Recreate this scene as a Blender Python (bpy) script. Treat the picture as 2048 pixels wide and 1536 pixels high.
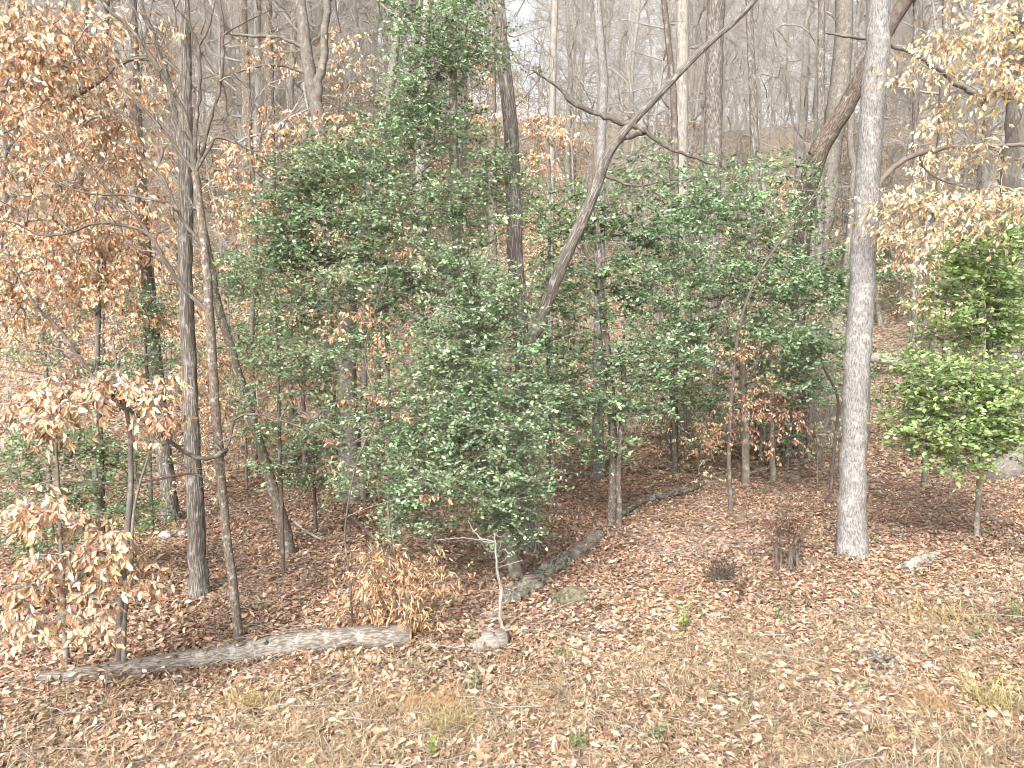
import bpy, math, random
import numpy as np
from mathutils import Vector, Matrix

for o in list(bpy.data.objects):
    bpy.data.objects.remove(o)
SC = bpy.context.scene
COL = SC.collection
rng = np.random.default_rng(11)
random.seed(11)
R = math.radians

# ------------------------------------------------------------------ camera
F = 1547.0                      # focal length in pixels of the 2048 px photograph
PITCH = 5.0
EYE = np.array([0.0, 0.0, 3.2])
cam = bpy.data.cameras.new('camera')
cam.lens = 36.0 * F / 2048.0
cam.clip_end = 600
cam.clip_start = 0.05
camo = bpy.data.objects.new('camera', cam)
COL.objects.link(camo)
camo.location = EYE
camo.rotation_euler = (R(90 - PITCH), 0, 0)
SC.camera = camo

# ------------------------------------------------------------------ light
SUN_EL, SUN_AZ = 40.0, 200.0    # azimuth from +Y clockwise: behind the camera, a little to the left
world = bpy.data.worlds.new('World')
SC.world = world
world.use_nodes = True
wn = world.node_tree
wn.nodes.clear()
sky = wn.nodes.new('ShaderNodeTexSky')
sky.sky_type = 'NISHITA'
sky.sun_disc = False
sky.sun_elevation = R(SUN_EL)
sky.sun_rotation = R(SUN_AZ)
sky.air_density = 1.0
sky.dust_density = 6.0
sky.ozone_density = 0.6
hs = wn.nodes.new('ShaderNodeHueSaturation')
hs.inputs['Saturation'].default_value = 0.12
bg = wn.nodes.new('ShaderNodeBackground')
bg.inputs['Strength'].default_value = 0.15
wo = wn.nodes.new('ShaderNodeOutputWorld')
wn.links.new(sky.outputs[0], hs.inputs['Color'])
wn.links.new(hs.outputs[0], bg.inputs[0])
wn.links.new(bg.outputs[0], wo.inputs[0])
sun = bpy.data.lights.new('sun', 'SUN')
sun.energy = 1.5
sun.angle = R(14)
sun.color = (1.0, 0.96, 0.90)
suno = bpy.data.objects.new('sun', sun)
COL.objects.link(suno)
az, el = R(SUN_AZ), R(SUN_EL)
tosun = Vector((math.sin(az) * math.cos(el), math.cos(az) * math.cos(el), math.sin(el)))
suno.rotation_euler = tosun.to_track_quat('Z', 'Y').to_euler()
suno.location = (0, -10, 30)

vs = SC.view_settings
vs.view_transform = 'Standard'
vs.look = 'None'
vs.gamma = 1.0
vs.exposure = 1.42
SC.render.film_transparent = False
cy = SC.cycles
cy.max_bounces = 6
cy.diffuse_bounces = 4
cy.glossy_bounces = 2
cy.transmission_bounces = 4
cy.volume_bounces = 1
cy.transparent_max_bounces = 4
cy.caustics_reflective = False
cy.caustics_refractive = False
cy.use_denoising = True
cy.filter_width = 1.0
cy.max_bounces = 5
cy.diffuse_bounces = 3

# ------------------------------------------------------------------ helpers: space
_cp, _sp = math.cos(R(PITCH)), math.sin(R(PITCH))
FWD = np.array([0, _cp, -_sp])
UPV = np.array([0, _sp, _cp])
RGT = np.array([1.0, 0, 0])

def ray(px, py):
    return FWD + RGT * ((px - 1024) / F) + UPV * (-(py - 768) / F)

def W(px, py, Y):
    d = ray(px, py)
    return EYE + d * (Y / d[1])

def project(P):
    q = np.asarray(P) - EYE
    zc = q @ FWD
    return 1024 + F * (q @ RGT) / zc, 768 - F * (q @ UPV) / zc, zc

def smooth(a, b, x):
    t = np.clip((x - a) / (b - a), 0, 1)
    return t * t * (3 - 2 * t)

def g(x, y):
    x = np.asarray(x, float)
    y = np.asarray(y, float)
    s0 = 14.5 + 7.0 * smooth(-7, 6, x)
    t = np.maximum(0, y - s0)
    r = 0.54 * t * t / (t + 9)
    z = 52 * (1 - np.exp(-np.minimum(r, 38) / 52))
    z = z + 0.035 * np.sin(1.7 * x + 0.6 * y) + 0.03 * np.sin(2.3 * y - 0.8 * x + 1) + 0.015 * np.sin(5.1 * x + 1.3) * np.sin(4.3 * y)
    far = smooth(14, 40, y)
    z = z + far * (0.5 * np.sin(0.21 * x + 0.13 * y) + 0.35 * np.sin(0.33 * y - 0.17 * x + 2))
    # the ground falls a little towards the left in front
    z = z + 0.022 * np.clip(x, -9, 9) * (1 - smooth(9, 16, y))
    return z

def G(px, py):
    d = ray(px, py)
    t = np.linspace(2, 120, 9000)
    P = EYE + d * t[:, None]
    k = np.argmax(P[:, 2] < g(P[:, 0], P[:, 1]))
    return P[k]

def nrm(v):
    v = np.asarray(v, float)
    return v / np.maximum(np.linalg.norm(v, axis=-1, keepdims=True), 1e-9)

def lin(*c):
    return np.array([((v / 255 + 0.055) / 1.055) ** 2.4 if v > 10 else v / 255 / 12.92 for v in c])

# ------------------------------------------------------------------ helpers: mesh
class MB:
    def __init__(self):
        self.v, self.f, self.c, self.b = [], [], [], []
        self.n = 0
    def add(self, v, f, col=None, bk=None):
        v = np.asarray(v, float).reshape(-1, 3)
        f = np.asarray(f, int)
        self.v.append(v)
        self.f.append(f + self.n)
        self.c.append(np.ones((len(v), 3)) * 0.5 if col is None else np.broadcast_to(col, (len(v), 3)))
        self.b.append(v if bk is None else bk)
        self.n += len(v)
    def mesh(self, name, mat, origin=(0, 0, 0), smooth_=True, col=True):
        me = bpy.data.meshes.new(name)
        v = np.concatenate(self.v) - np.asarray(origin)
        me.vertices.add(len(v))
        me.vertices.foreach_set('co', v.astype(np.float32).ravel())
        loops = np.concatenate([f.ravel() for f in self.f])
        sizes = np.concatenate([np.full(len(f), f.shape[1]) for f in self.f])
        starts = np.concatenate([[0], np.cumsum(sizes)[:-1]])
        me.loops.add(len(loops))
        me.loops.foreach_set('vertex_index', loops.astype(np.int32))
        me.polygons.add(len(sizes))
        me.polygons.foreach_set('loop_start', starts.astype(np.int32))
        me.polygons.foreach_set('use_smooth', np.full(len(sizes), smooth_))
        if col:
            a = me.attributes.new('col', 'FLOAT_COLOR', 'POINT')
            c = np.concatenate(self.c)
            a.data.foreach_set('color', np.concatenate([c, np.ones((len(c), 1))], 1).astype(np.float32).ravel())
        a = me.attributes.new('bk', 'FLOAT_VECTOR', 'POINT')
        a.data.foreach_set('vector', np.concatenate(self.b).astype(np.float32).ravel())
        me.materials.append(mat)
        me.update(calc_edges=True)
        return me
    def build(self, name, mat, parent=None, origin=(0, 0, 0), smooth_=True):
        o = bpy.data.objects.new(name, self.mesh(name, mat, origin, smooth_))
        COL.objects.link(o)
        if parent is not None:
            o.parent = parent
        else:
            o.location = origin
        return o

def tag(o, label=None, cat=None, group=None, kind=None):
    if label: o['label'] = label
    if cat: o['category'] = cat
    if group: o['group'] = group
    if kind: o['kind'] = kind
    return o

def thing(name, label, cat, loc=(0, 0, 0), group=None):
    o = bpy.data.objects.new(name, None)
    o.empty_display_size = 0.2
    COL.objects.link(o)
    o.location = [float(q) for q in loc]
    return tag(o, label, cat, group)

def copy_tree(o, parent=None):
    c = o.copy()
    COL.objects.link(c)
    c.parent = parent
    for ch in o.children:
        copy_tree(ch, c)
    return c

def add_tubes(mb, P, Rr, s, wob=0.0, col=None, cap=False, flare=0.0):
    """P (T,n,3) centre lines, Rr (T,n) radii, s sides"""
    P = np.asarray(P, float)
    Rr = np.asarray(Rr, float)
    T, n, _ = P.shape
    tg = np.gradient(P, axis=1)
    tg = nrm(tg)
    mean = nrm(P[:, -1] - P[:, 0])
    ref = np.where(np.abs(mean[:, 2:3]) > 0.8, np.array([[1.0, 0, 0]]), np.array([[0, 0, 1.0]]))
    N = nrm(ref[:, None, :] - (tg * ref[:, None, :]).sum(-1, keepdims=True) * tg)
    B = np.cross(tg, N)
    th = np.linspace(0, 2 * np.pi, s, endpoint=False)
    rr = np.repeat(Rr[:, :, None], s, 2)
    L = np.concatenate([np.zeros((T, 1)), np.cumsum(np.linalg.norm(np.diff(P, axis=1), axis=-1), 1)], 1)
    if wob:
        ph = rng.uniform(0, 6.28, (T, 1, 4))
        z = L[:, :, None]
        rr = rr * (1 + wob * (np.sin(2 * th + 1.3 * z + ph[..., 0:1]) + 0.7 * np.sin(3 * th - 2.1 * z + ph[..., 1:2])
                              + 0.6 * np.sin(5 * th + 3.7 * z + ph[..., 2:3]) + 0.5 * np.sin(6.1 * z + ph[..., 3:4])))
    if flare:
        ph = rng.uniform(0, 6.28)
        dec = np.exp(-L / (3.0 * Rr[:, :1] + 0.03))[:, :, None]
        rr = rr * (1 + flare * dec * (0.65 + 0.5 * np.sin(4 * th + ph) + 0.25 * np.sin(7 * th + 2 * ph)))
    V = P[:, :, None, :] + rr[..., None] * (np.cos(th)[:, None] * N[:, :, None, :] + np.sin(th)[:, None] * B[:, :, None, :])
    r0 = Rr[:, :1, None]
    bk = np.stack([r0 * np.cos(th) + 0 * L[:, :, None], r0 * np.sin(th) + 0 * L[:, :, None], L[:, :, None] + 0 * th], -1)
    bk = bk + rng.uniform(-20, 20, (T, 1, 1, 3))
    i = np.arange(n - 1)[:, None] * s
    j = np.arange(s)[None]
    j2 = (np.arange(s)[None] + 1) % s
    f = np.stack([i + j, i + j2, i + s + j2, i + s + j], -1).reshape(-1, 4)
    f = (f[None] + (np.arange(T) * n * s)[:, None, None]).reshape(-1, 4)
    if col is not None and np.ndim(col) == 2:
        col = np.repeat(np.asarray(col), n * s, 0)
    base = mb.n
    mb.add(V.reshape(-1, 3), f, col, bk.reshape(-1, 3))
    if cap:
        for t in range(T):
            for k in (0, n - 1):
                ring = base + t * n * s + k * s + np.arange(s)
                rv = V[t, k]
                c = rv.mean(0) + tg[t, k] * (-1 if k == 0 else 1) * Rr[t, k] * 0.12
                m = mb.n
                mb.add(np.vstack([c[None], rv]), [[0, 1 + (q + 1) % s, 1 + q] if k == 0 else [0, 1 + q, 1 + (q + 1) % s] for q in range(s)], col if np.ndim(col) == 1 else None,
                       np.vstack([c[None], rv]) * 3)

def resample(P, r, n, jit=0.0):
    P = np.asarray(P, float)
    r = np.asarray(r, float)
    m = len(P)
    d = np.concatenate([[0], np.cumsum(np.linalg.norm(np.diff(P, axis=0), axis=1))])
    t = np.linspace(0, d[-1], n)
    # catmull-rom through the points
    k = np.clip(np.searchsorted(d, t, side='right') - 1, 0, m - 2)
    u = ((t - d[k]) / np.maximum(d[k + 1] - d[k], 1e-9))[:, None]
    p0, p1, p2, p3 = P[np.maximum(k - 1, 0)], P[k], P[k + 1], P[np.minimum(k + 2, m - 1)]
    Q = 0.5 * (2 * p1 + (p2 - p0) * u + (2 * p0 - 5 * p1 + 4 * p2 - p3) * u ** 2 + (3 * p1 - p0 - 3 * p2 + p3) * u ** 3)
    rr = np.interp(t, d, r)
    if jit:
        w = np.ones(n); w[0] = w[-1] = 0
        Q = Q + rng.normal(0, 1, (n, 3)) * (jit * rr * w)[:, None]
    return Q, rr

class Skel:
    """grown branches: nodes, parents and the paths that join them"""
    def __init__(self, pts, rad):
        self.pos = [np.asarray(p, float) for p in pts]
        self.lim = list(rad)
        self.par = [-1] * len(self.pos)
        self.base = len(self.pos)
        self.paths = []
        self.ends = []
        self.dirs = []
    def grow(self, targets, up=0.15, climb=0.8, seg=0.28, jit=0.06):
        tr = np.array(self.pos[:self.base])
        targets = np.asarray(targets)
        dist = np.sqrt(((targets[:, None] - tr[None]) ** 2).sum(-1)).min(1)
        order = np.argsort(dist)
        arr = np.zeros((self.base + len(targets) * 8 + 10, 3))
        m = len(self.pos)
        arr[:m] = self.pos
        for t in targets[order]:
            dv = arr[:m] - t
            d = np.sqrt((dv ** 2).sum(1))
            cost = d + climb * np.maximum(0, dv[:, 2] + 0.25 * d)
            k = int(np.argmin(cost))
            a = arr[k]
            D = d[k]
            ns = int(np.clip(round(D / seg), 2, 6))
            c = (a + t) / 2 + np.array([0, 0, up * D]) + rng.normal(0, jit * D + 1e-4, 3)
            u = np.linspace(0, 1, ns + 1)[1:, None]
            pts = (1 - u) ** 2 * a + 2 * u * (1 - u) * c + u ** 2 * t
            pts[:-1] += rng.normal(0, jit * 0.35 * D / ns + 1e-4, (ns - 1, 3))
            idx = [k]
            for p in pts:
                self.pos.append(p)
                self.par.append(idx[-1])
                arr[m] = p
                idx.append(m)
                m += 1
            self.paths.append(idx)
            self.ends.append(idx[-1])
            self.dirs.append(nrm(pts[-1] - (pts[-2] if ns > 1 else a)))
        return self
    def tubes(self, mb, tip=0.003, expo=0.5, sides=4, col=None, maxf=0.65):
        cnt = np.zeros(len(self.pos))
        for e in self.ends:
            k = e
            while k >= self.base:
                cnt[k] += 1
                k = self.par[k]
        rad = tip * np.maximum(cnt, 1) ** expo
        for i in range(self.base):
            rad[i] = self.lim[i]
        by = {}
        pos = np.array(self.pos)
        for idx in self.paths:
            r = rad[idx].copy()
            r[0] = min(r[1] * 1.25, rad[idx[0]] * maxf if idx[0] < self.base else rad[idx[0]])
            r[1:] = np.minimum(r[1:], r[0] * 1.0)
            r[-1] *= 0.6
            by.setdefault(len(idx), []).append((pos[idx], r))
        for n, lst in by.items():
            big = [q for q in lst if q[1][0] > 0.02]
            small = [q for q in lst if q[1][0] <= 0.02]
            for L, s in ((big, max(sides, 6)), (small, sides)):
                if L:
                    add_tubes(mb, np.array([q[0] for q in L]), np.array([q[1] for q in L]), s, col=col)

# ------------------------------------------------------------------ leaves
def leaf_variants(kind):
    out = []
    rs = np.random.default_rng({'holly': 1, 'beech': 2, 'oak': 3, 'small': 4, 'narrow': 5}[kind])
    for k in range(6):
        if kind == 'holly':
            w1, w2, f = rs.uniform(.24, .30), rs.uniform(.20, .27), rs.uniform(-.08, .14)
            v = [[0, 0, 0], [.3, w1, f], [.72, w2, f], [1, 0, rs.uniform(-.15, .1)], [.72, -w2, f], [.3, -w1, f]]
        elif kind == 'small':
            w1, w2, f = .26, .3, rs.uniform(-.05, .15)
            v = [[0, 0, 0], [.35, w1, f], [.75, w2, f], [1, 0, -.05], [.75, -w2, f], [.35, -w1, f]]
        elif kind == 'narrow':
            w1, w2, f, tz = rs.uniform(.08, .12), rs.uniform(.06, .1), rs.uniform(0, .1), rs.uniform(-.3, .3)
            v = [[0, 0, 0], [.3, w1, f], [.7, w2, f + tz * .4], [1, rs.uniform(-.06, .06), tz], [.7, -w2, f + tz * .4], [.3, -w1, f]]
        elif kind == 'beech':
            w1, w2, f = rs.uniform(.20, .27), rs.uniform(.12, .20), rs.uniform(.02, .26)
            tz = rs.uniform(-.35, .15)
            v = [[0, 0, 0], [.3, w1, f], [.7, w2, f * .7 + tz * .4], [1, rs.uniform(-.06, .06), tz], [.7, -w2, f * rs.uniform(.1, 1) + tz * .4], [.3, -w1, f * rs.uniform(.1, 1)]]
        else:
            w1, w2, f = rs.uniform(.09, .24), rs.uniform(.10, .26), rs.uniform(-.1, .35)
            tz = rs.uniform(-.25, .3)
            v = [[0, 0, .02], [.28, w1, f], [.68, w2, f + tz * .3], [1, rs.uniform(-.1, .1), tz], [.68, -w2, f * rs.uniform(-.5, 1) + tz * .3], [.28, -w1, f * rs.uniform(-.3, 1)]]
        out.append((np.array(v, float), np.array([[0, 3, 2, 1], [0, 5, 4, 3]])))
    return out
VARS = {k: leaf_variants(k) for k in ('holly', 'beech', 'oak', 'small', 'narrow')}

def oak_lobed(rs):
    """a lobed or toothed dry leaf with a bent midrib, for the leaves seen largest"""
    xs = np.array([.12, .25, .36, .47, .58, .70, .80, .90])
    ws = np.array([.06, .20, .12, .27, .15, .25, .12, .10]) * rs.uniform(.8, 1.2)
    if rs.random() < .5:
        ws = np.array([.09, .17, .22, .25, .25, .22, .16, .09]) * rs.uniform(.8, 1.15)
    f, tz = rs.uniform(.1, .9), rs.uniform(-.3, .3)
    mid = [[x, 0, tz * x * x] for x in np.concatenate([[0], xs, [1]])]
    lf = [[x, w, tz * x * x + f * w * rs.uniform(.4, 1.2)] for x, w in zip(xs, ws)]
    rt = [[x, -w, tz * x * x + f * w * rs.uniform(-.2, 1.2)] for x, w in zip(xs, ws)]
    v = np.array(mid + lf + rt)
    n = len(xs)
    fq, ft = [], []
    ft += [[0, 1, n + 2], [0, 2 * n + 2, 1], [n, n + 1, 2 * n + 1], [n, 3 * n + 1, n + 1]]
    for i in range(n - 1):
        fq += [[1 + i, 2 + i, n + 3 + i, n + 2 + i], [1 + i, 2 * n + 2 + i, 2 * n + 3 + i, 2 + i]]
    return v, np.array(fq), np.array(ft)

class Leaves:
    def __init__(self):
        self.p, self.d, self.n, self.s, self.c = [], [], [], [], []
    def add(self, p, d, n, s, c):
        self.p.append(p); self.d.append(nrm(d)); self.n.append(n); self.s.append(s); self.c.append(c)
    def arrays(self):
        p, d, n, s, c = [np.concatenate(q) for q in (self.p, self.d, self.n, self.s, self.c)]
        x = nrm(d)
        y = nrm(np.cross(n, x))
        z = np.cross(x, y)
        return p, x, y, z, s, c
    def build(self, name, kind, mat, parent=None, origin=(0, 0, 0), singles=0, single_name='leaf', maxdist=None):
        p, x, y, z, s, c = self.arrays()
        keep = np.ones(len(p), bool)
        loose = []
        if singles:
            u, v, zc = project(p)
            infr = (u > 10) & (u < 2038) & (v > 10) & (v < 1526) & (zc > 1)
            flat = np.abs((z * nrm(p - EYE)).sum(1))
            score = np.where(infr, s / np.maximum(zc, .1) * (0.45 + flat), -1)
            sel = np.argsort(-score)[:singles]
            sel = sel[score[sel] > 0]
            keep[sel] = False
            pal = [c[sel][k] for k in rng.choice(len(sel), min(8, len(sel)), replace=False)]
            meshes = []
            for q in pal:
                for k in range(3):
                    if kind == 'oak':
                        vv, fq, ft = oak_lobed(rng)
                        mb = MB(); mb.add(vv, fq, q); mb.f.append(ft); meshes.append(mb.mesh(single_name, mat))
                    else:
                        vv, ff = VARS[kind][rng.integers(6)]
                        mb = MB(); mb.add(vv, ff, q); meshes.append(mb.mesh(single_name, mat))
            pal = np.array(pal)
            for k in sel:
                near = int(np.argmin(((pal - c[k]) ** 2).sum(1)))
                o = bpy.data.objects.new(single_name, meshes[near * 3 + rng.integers(3)])
                COL.objects.link(o)
                loose.append(o)
                M = Matrix(((x[k, 0] * s[k], y[k, 0] * s[k], z[k, 0] * s[k], p[k, 0] - origin[0]),
                            (x[k, 1] * s[k], y[k, 1] * s[k], z[k, 1] * s[k], p[k, 1] - origin[1]),
                            (x[k, 2] * s[k], y[k, 2] * s[k], z[k, 2] * s[k], p[k, 2] - origin[2]), (0, 0, 0, 1)))
                o.matrix_local = M
        p, x, y, z, s, c = [q[keep] for q in (p, x, y, z, s, c)]
        var = rng.integers(0, 6, len(p))
        mb = MB()
        for k in range(6):
            m = var == k
            if not m.any():
                continue
            vv, ff = VARS[kind][k]
            V = p[m][:, None] + s[m][:, None, None] * (vv[None, :, 0:1] * x[m][:, None] + vv[None, :, 1:2] * y[m][:, None] + vv[None, :, 2:3] * z[m][:, None])
            nf = (ff[None] + (np.arange(m.sum()) * len(vv))[:, None, None]).reshape(-1, 4)
            mb.add(V.reshape(-1, 3), nf, np.repeat(c[m], len(vv), 0), V.reshape(-1, 3))
        o = mb.build(name, mat, parent, origin, smooth_=False)
        o['kind'] = 'stuff'
        for q in loose:
            q.parent = o
        return o

def palette(cols, n, jit=0.12, w=None):
    cols = np.array(cols)
    k = rng.choice(len(cols), n, p=None if w is None else np.array(w) / np.sum(w))
    return np.clip(cols[k] * np.exp(rng.normal(0, jit, (n, 1))) * np.exp(rng.normal(0, jit * .25, (n, 3))), 0.004, 0.85)

def spray(skel, LV, mbt, twigs=4, tl=(.12, .3), per=6, size=(.05, .075), cols=None, w=None, style='holly', twig_r=.0016, ends=None, tcol=None):
    """short twigs with leaves at the ends of the grown branches"""
    E = np.array(skel.pos)[skel.ends]
    D = np.array(skel.dirs)
    if ends is not None:
        E, D = E[ends], D[ends]
    n = len(E) * twigs
    S = np.repeat(E, twigs, 0)
    DD = np.repeat(D, twigs, 0)
    rv = rng.normal(0, 1, (n, 3))
    if style == 'holly':
        rv[:, 2] = rv[:, 2] * .22 + .02
    else:
        rv[:, 2] = rv[:, 2] * .22 - .08
    d = nrm(DD * .55 + nrm(rv) * .9)
    ln = rng.uniform(*tl, n)
    back = -DD * (rng.uniform(0, .25, n) * 1.0)[:, None]
    S = S + back
    sag = -0.10 if style == 'holly' else -0.22
    M = S + d * (ln * .55)[:, None]
    E2 = S + d * ln[:, None] + np.array([0, 0, 1.0]) * (sag * ln)[:, None]
    add_tubes(mbt, np.stack([S, M, E2], 1), np.stack([np.full(n, twig_r * 1.3), np.full(n, twig_r), np.full(n, twig_r * .6)], 1), 3, col=tcol)
    u = rng.uniform(.15, 1.05, (n, per))
    P = S[:, None] + (M - S)[:, None] * np.minimum(u, .55)[..., None] / .55 + (E2 - M)[:, None] * np.maximum(u - .55, 0)[..., None] / .45
    side = nrm(np.cross(d, np.array([0, 0, 1.0]) + rng.normal(0, .2, (n, 3))))
    sg = np.where(np.arange(per) % 2, 1, -1)[None, :, None]
    N = n * per
    if style == 'holly':
        ld = d[:, None] * .5 + side[:, None] * sg * .85 + rng.normal(0, .35, (n, per, 3))
        ln_ = np.array([0, -.15, 1.0]) + rng.normal(0, .55, (n, per, 3))
    else:
        ld = d[:, None] * .35 + side[:, None] * sg * .45 + np.array([0, 0, -.85]) + rng.normal(0, .38, (n, per, 3))
        ln_ = rng.normal(0, 1, (n, per, 3)) + np.array([0, -.3, .3])
    LV.add(P.reshape(N, 3), ld.reshape(N, 3), ln_.reshape(N, 3), rng.uniform(*size, N), np.clip(palette(cols, N, .16, w) * np.repeat(np.exp(rng.normal(0, .24, (len(E), 1)) + rng.normal(0, .03, (len(E), 3))), twigs * per, 0), .004, .8))

def blob_points(blobs, dens=1.0):
    """points in ellipsoids given as pixel centre, pixel radii, distance, half depth, count"""
    out = []
    for (px, py, rx, ry, Y, dy, n) in blobs:
        n = max(1, int(n * dens))
        v = nrm(rng.normal(0, 1, (n, 3))) * (rng.uniform(0, 1, (n, 1)) ** (1 / 2.4))
        lay = 26.0
        for a in v:
            yy = py + a[1] * ry
            xx = px + a[0] * rx
            k = yy + .10 * (xx - px)
            yy += .6 * (round(k / lay) * lay - k) + rng.normal(0, 3)
            out.append(W(xx, yy, Y + a[2] * dy))
    out = np.array(out)
    gz = g(out[:, 0], out[:, 1])
    out[:, 2] = np.maximum(out[:, 2], gz + .12)
    return out

# ------------------------------------------------------------------ materials
def newmat(name):
    m = bpy.data.materials.new(name)
    m.use_nodes = True
    t = m.node_tree
    t.nodes.clear()
    return m, t, t.nodes, t.links

def leaf_mat(name, rough=.5, spec=.3, trans=.25, spots=.25):
    m, t, N, L = newmat(name)
    out = N.new('ShaderNodeOutputMaterial')
    at = N.new('ShaderNodeAttribute'); at.attribute_name = 'col'
    ns = N.new('ShaderNodeTexNoise'); ns.inputs['Scale'].default_value = 45; ns.inputs['Detail'].default_value = 2
    tc = N.new('ShaderNodeTexCoord')
    L.new(tc.outputs['Object'], ns.inputs['Vector'])
    mr = N.new('ShaderNodeMapRange'); mr.inputs['From Min'].default_value = .3; mr.inputs['From Max'].default_value = .7
    mr.inputs['To Min'].default_value = 1 - spots; mr.inputs['To Max'].default_value = 1 + spots
    L.new(ns.outputs['Fac'], mr.inputs['Value'])
    mx = N.new('ShaderNodeVectorMath'); mx.operation = 'SCALE'
    L.new(at.outputs['Color'], mx.inputs[0]); L.new(mr.outputs[0], mx.inputs['Scale'])
    p = N.new('ShaderNodeBsdfPrincipled')
    p.inputs['Roughness'].default_value = rough
    p.inputs['Specular IOR Level'].default_value = spec
    L.new(mx.outputs[0], p.inputs['Base Color'])
    if trans:
        tr = N.new('ShaderNodeBsdfTranslucent')
        L.new(mx.outputs[0], tr.inputs['Color'])
        ms = N.new('ShaderNodeMixShader'); ms.inputs[0].default_value = trans
        L.new(p.outputs[0], ms.inputs[1]); L.new(tr.outputs[0], ms.inputs[2])
        L.new(ms.outputs[0], out.inputs[0])
    else:
        L.new(p.outputs[0], out.inputs[0])
    return m

def bark_mat(name, dark, light, scale=40., stretch=.16, contrast=(.38, .62), patch=None, patch_amt=.5, bump=.6, bumpd=.01, furrow=0.0, band=None, pscale=6.0, dist=.3):
    m, t, N, L = newmat(name)
    out = N.new('ShaderNodeOutputMaterial')
    at = N.new('ShaderNodeAttribute'); at.attribute_name = 'bk'
    mp = N.new('ShaderNodeMapping'); mp.inputs['Scale'].default_value = (scale, scale, scale * stretch)
    L.new(at.outputs['Vector'], mp.inputs['Vector'])
    n1 = N.new('ShaderNodeTexNoise'); n1.inputs['Scale'].default_value = 1.0; n1.inputs['Detail'].default_value = 5; n1.inputs['Roughness'].default_value = .65
    n1.inputs['Distortion'].default_value = dist
    L.new(mp.outputs[0], n1.inputs['Vector'])
    h = n1.outputs['Fac']
    if furrow:
        vo = N.new('ShaderNodeTexVoronoi'); vo.feature = 'DISTANCE_TO_EDGE'; vo.inputs['Scale'].default_value = .8
        ad = N.new('ShaderNodeVectorMath'); ad.operation = 'ADD'
        nz = N.new('ShaderNodeTexNoise'); nz.inputs['Scale'].default_value = .5
        L.new(mp.outputs[0], nz.inputs['Vector'])
        L.new(mp.outputs[0], ad.inputs[0]); L.new(nz.outputs['Color'], ad.inputs[1])
        L.new(ad.outputs[0], vo.inputs['Vector'])
        mrv = N.new('ShaderNodeMapRange'); mrv.inputs['From Max'].default_value = .35
        mrv.inputs['To Min'].default_value = -furrow; mrv.inputs['To Max'].default_value = furrow * .45
        L.new(vo.outputs['Distance'], mrv.inputs['Value'])
        a2 = N.new('ShaderNodeMath'); a2.operation = 'ADD'
        L.new(h, a2.inputs[0]); L.new(mrv.outputs[0], a2.inputs[1])
        h = a2.outputs[0]
    rp = N.new('ShaderNodeValToRGB')
    rp.color_ramp.elements[0].position = contrast[0]; rp.color_ramp.elements[1].position = contrast[1]
    rp.color_ramp.elements[0].color = (*dark, 1); rp.color_ramp.elements[1].color = (*light, 1)
    L.new(h, rp.inputs[0])
    colr = rp.outputs[0]
    if patch is not None:
        n2 = N.new('ShaderNodeTexNoise'); n2.inputs['Scale'].default_value = pscale; n2.inputs['Detail'].default_value = 6; n2.inputs['Roughness'].default_value = .7
        L.new(at.outputs['Vector'], n2.inputs['Vector'])
        r2 = N.new('ShaderNodeMapRange'); r2.inputs['From Min'].default_value = .62 - .25 * patch_amt; r2.inputs['From Max'].default_value = .70 - .2 * patch_amt
        r2.inputs['To Max'].default_value = .85
        L.new(n2.outputs['Fac'], r2.inputs['Value'])
        mx = N.new('ShaderNodeMix'); mx.data_type = 'RGBA'
        L.new(r2.outputs[0], mx.inputs[0]); L.new(colr, mx.inputs[6]); mx.inputs[7].default_value = (*patch, 1)
        colr = mx.outputs[2]
    if band is not None:
        n3 = N.new('ShaderNodeTexNoise'); n3.inputs['Scale'].default_value = 1.0; n3.inputs['Detail'].default_value = 3
        m3 = N.new('ShaderNodeMapping'); m3.inputs['Scale'].default_value = (4, 4, 26)
        L.new(at.outputs['Vector'], m3.inputs['Vector']); L.new(m3.outputs[0], n3.inputs['Vector'])
        r3 = N.new('ShaderNodeMapRange'); r3.inputs['From Min'].default_value = .56; r3.inputs['From Max'].default_value = .68; r3.inputs['To Max'].default_value = .6
        L.new(n3.outputs['Fac'], r3.inputs['Value'])
        mx3 = N.new('ShaderNodeMix'); mx3.data_type = 'RGBA'
        L.new(r3.outputs[0], mx3.inputs[0]); L.new(colr, mx3.inputs[6]); mx3.inputs[7].default_value = (*band, 1)
        colr = mx3.outputs[2]
    p = N.new('ShaderNodeBsdfPrincipled')
    p.inputs['Roughness'].default_value = .9
    p.inputs['Specular IOR Level'].default_value = .15
    L.new(colr, p.inputs['Base Color'])
    b = N.new('ShaderNodeBump'); b.inputs['Strength'].default_value = bump; b.inputs['Distance'].default_value = bumpd
    L.new(h, b.inputs['Height']); L.new(b.outputs[0], p.inputs['Normal'])
    L.new(p.outputs[0], out.inputs[0])
    return m

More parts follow.
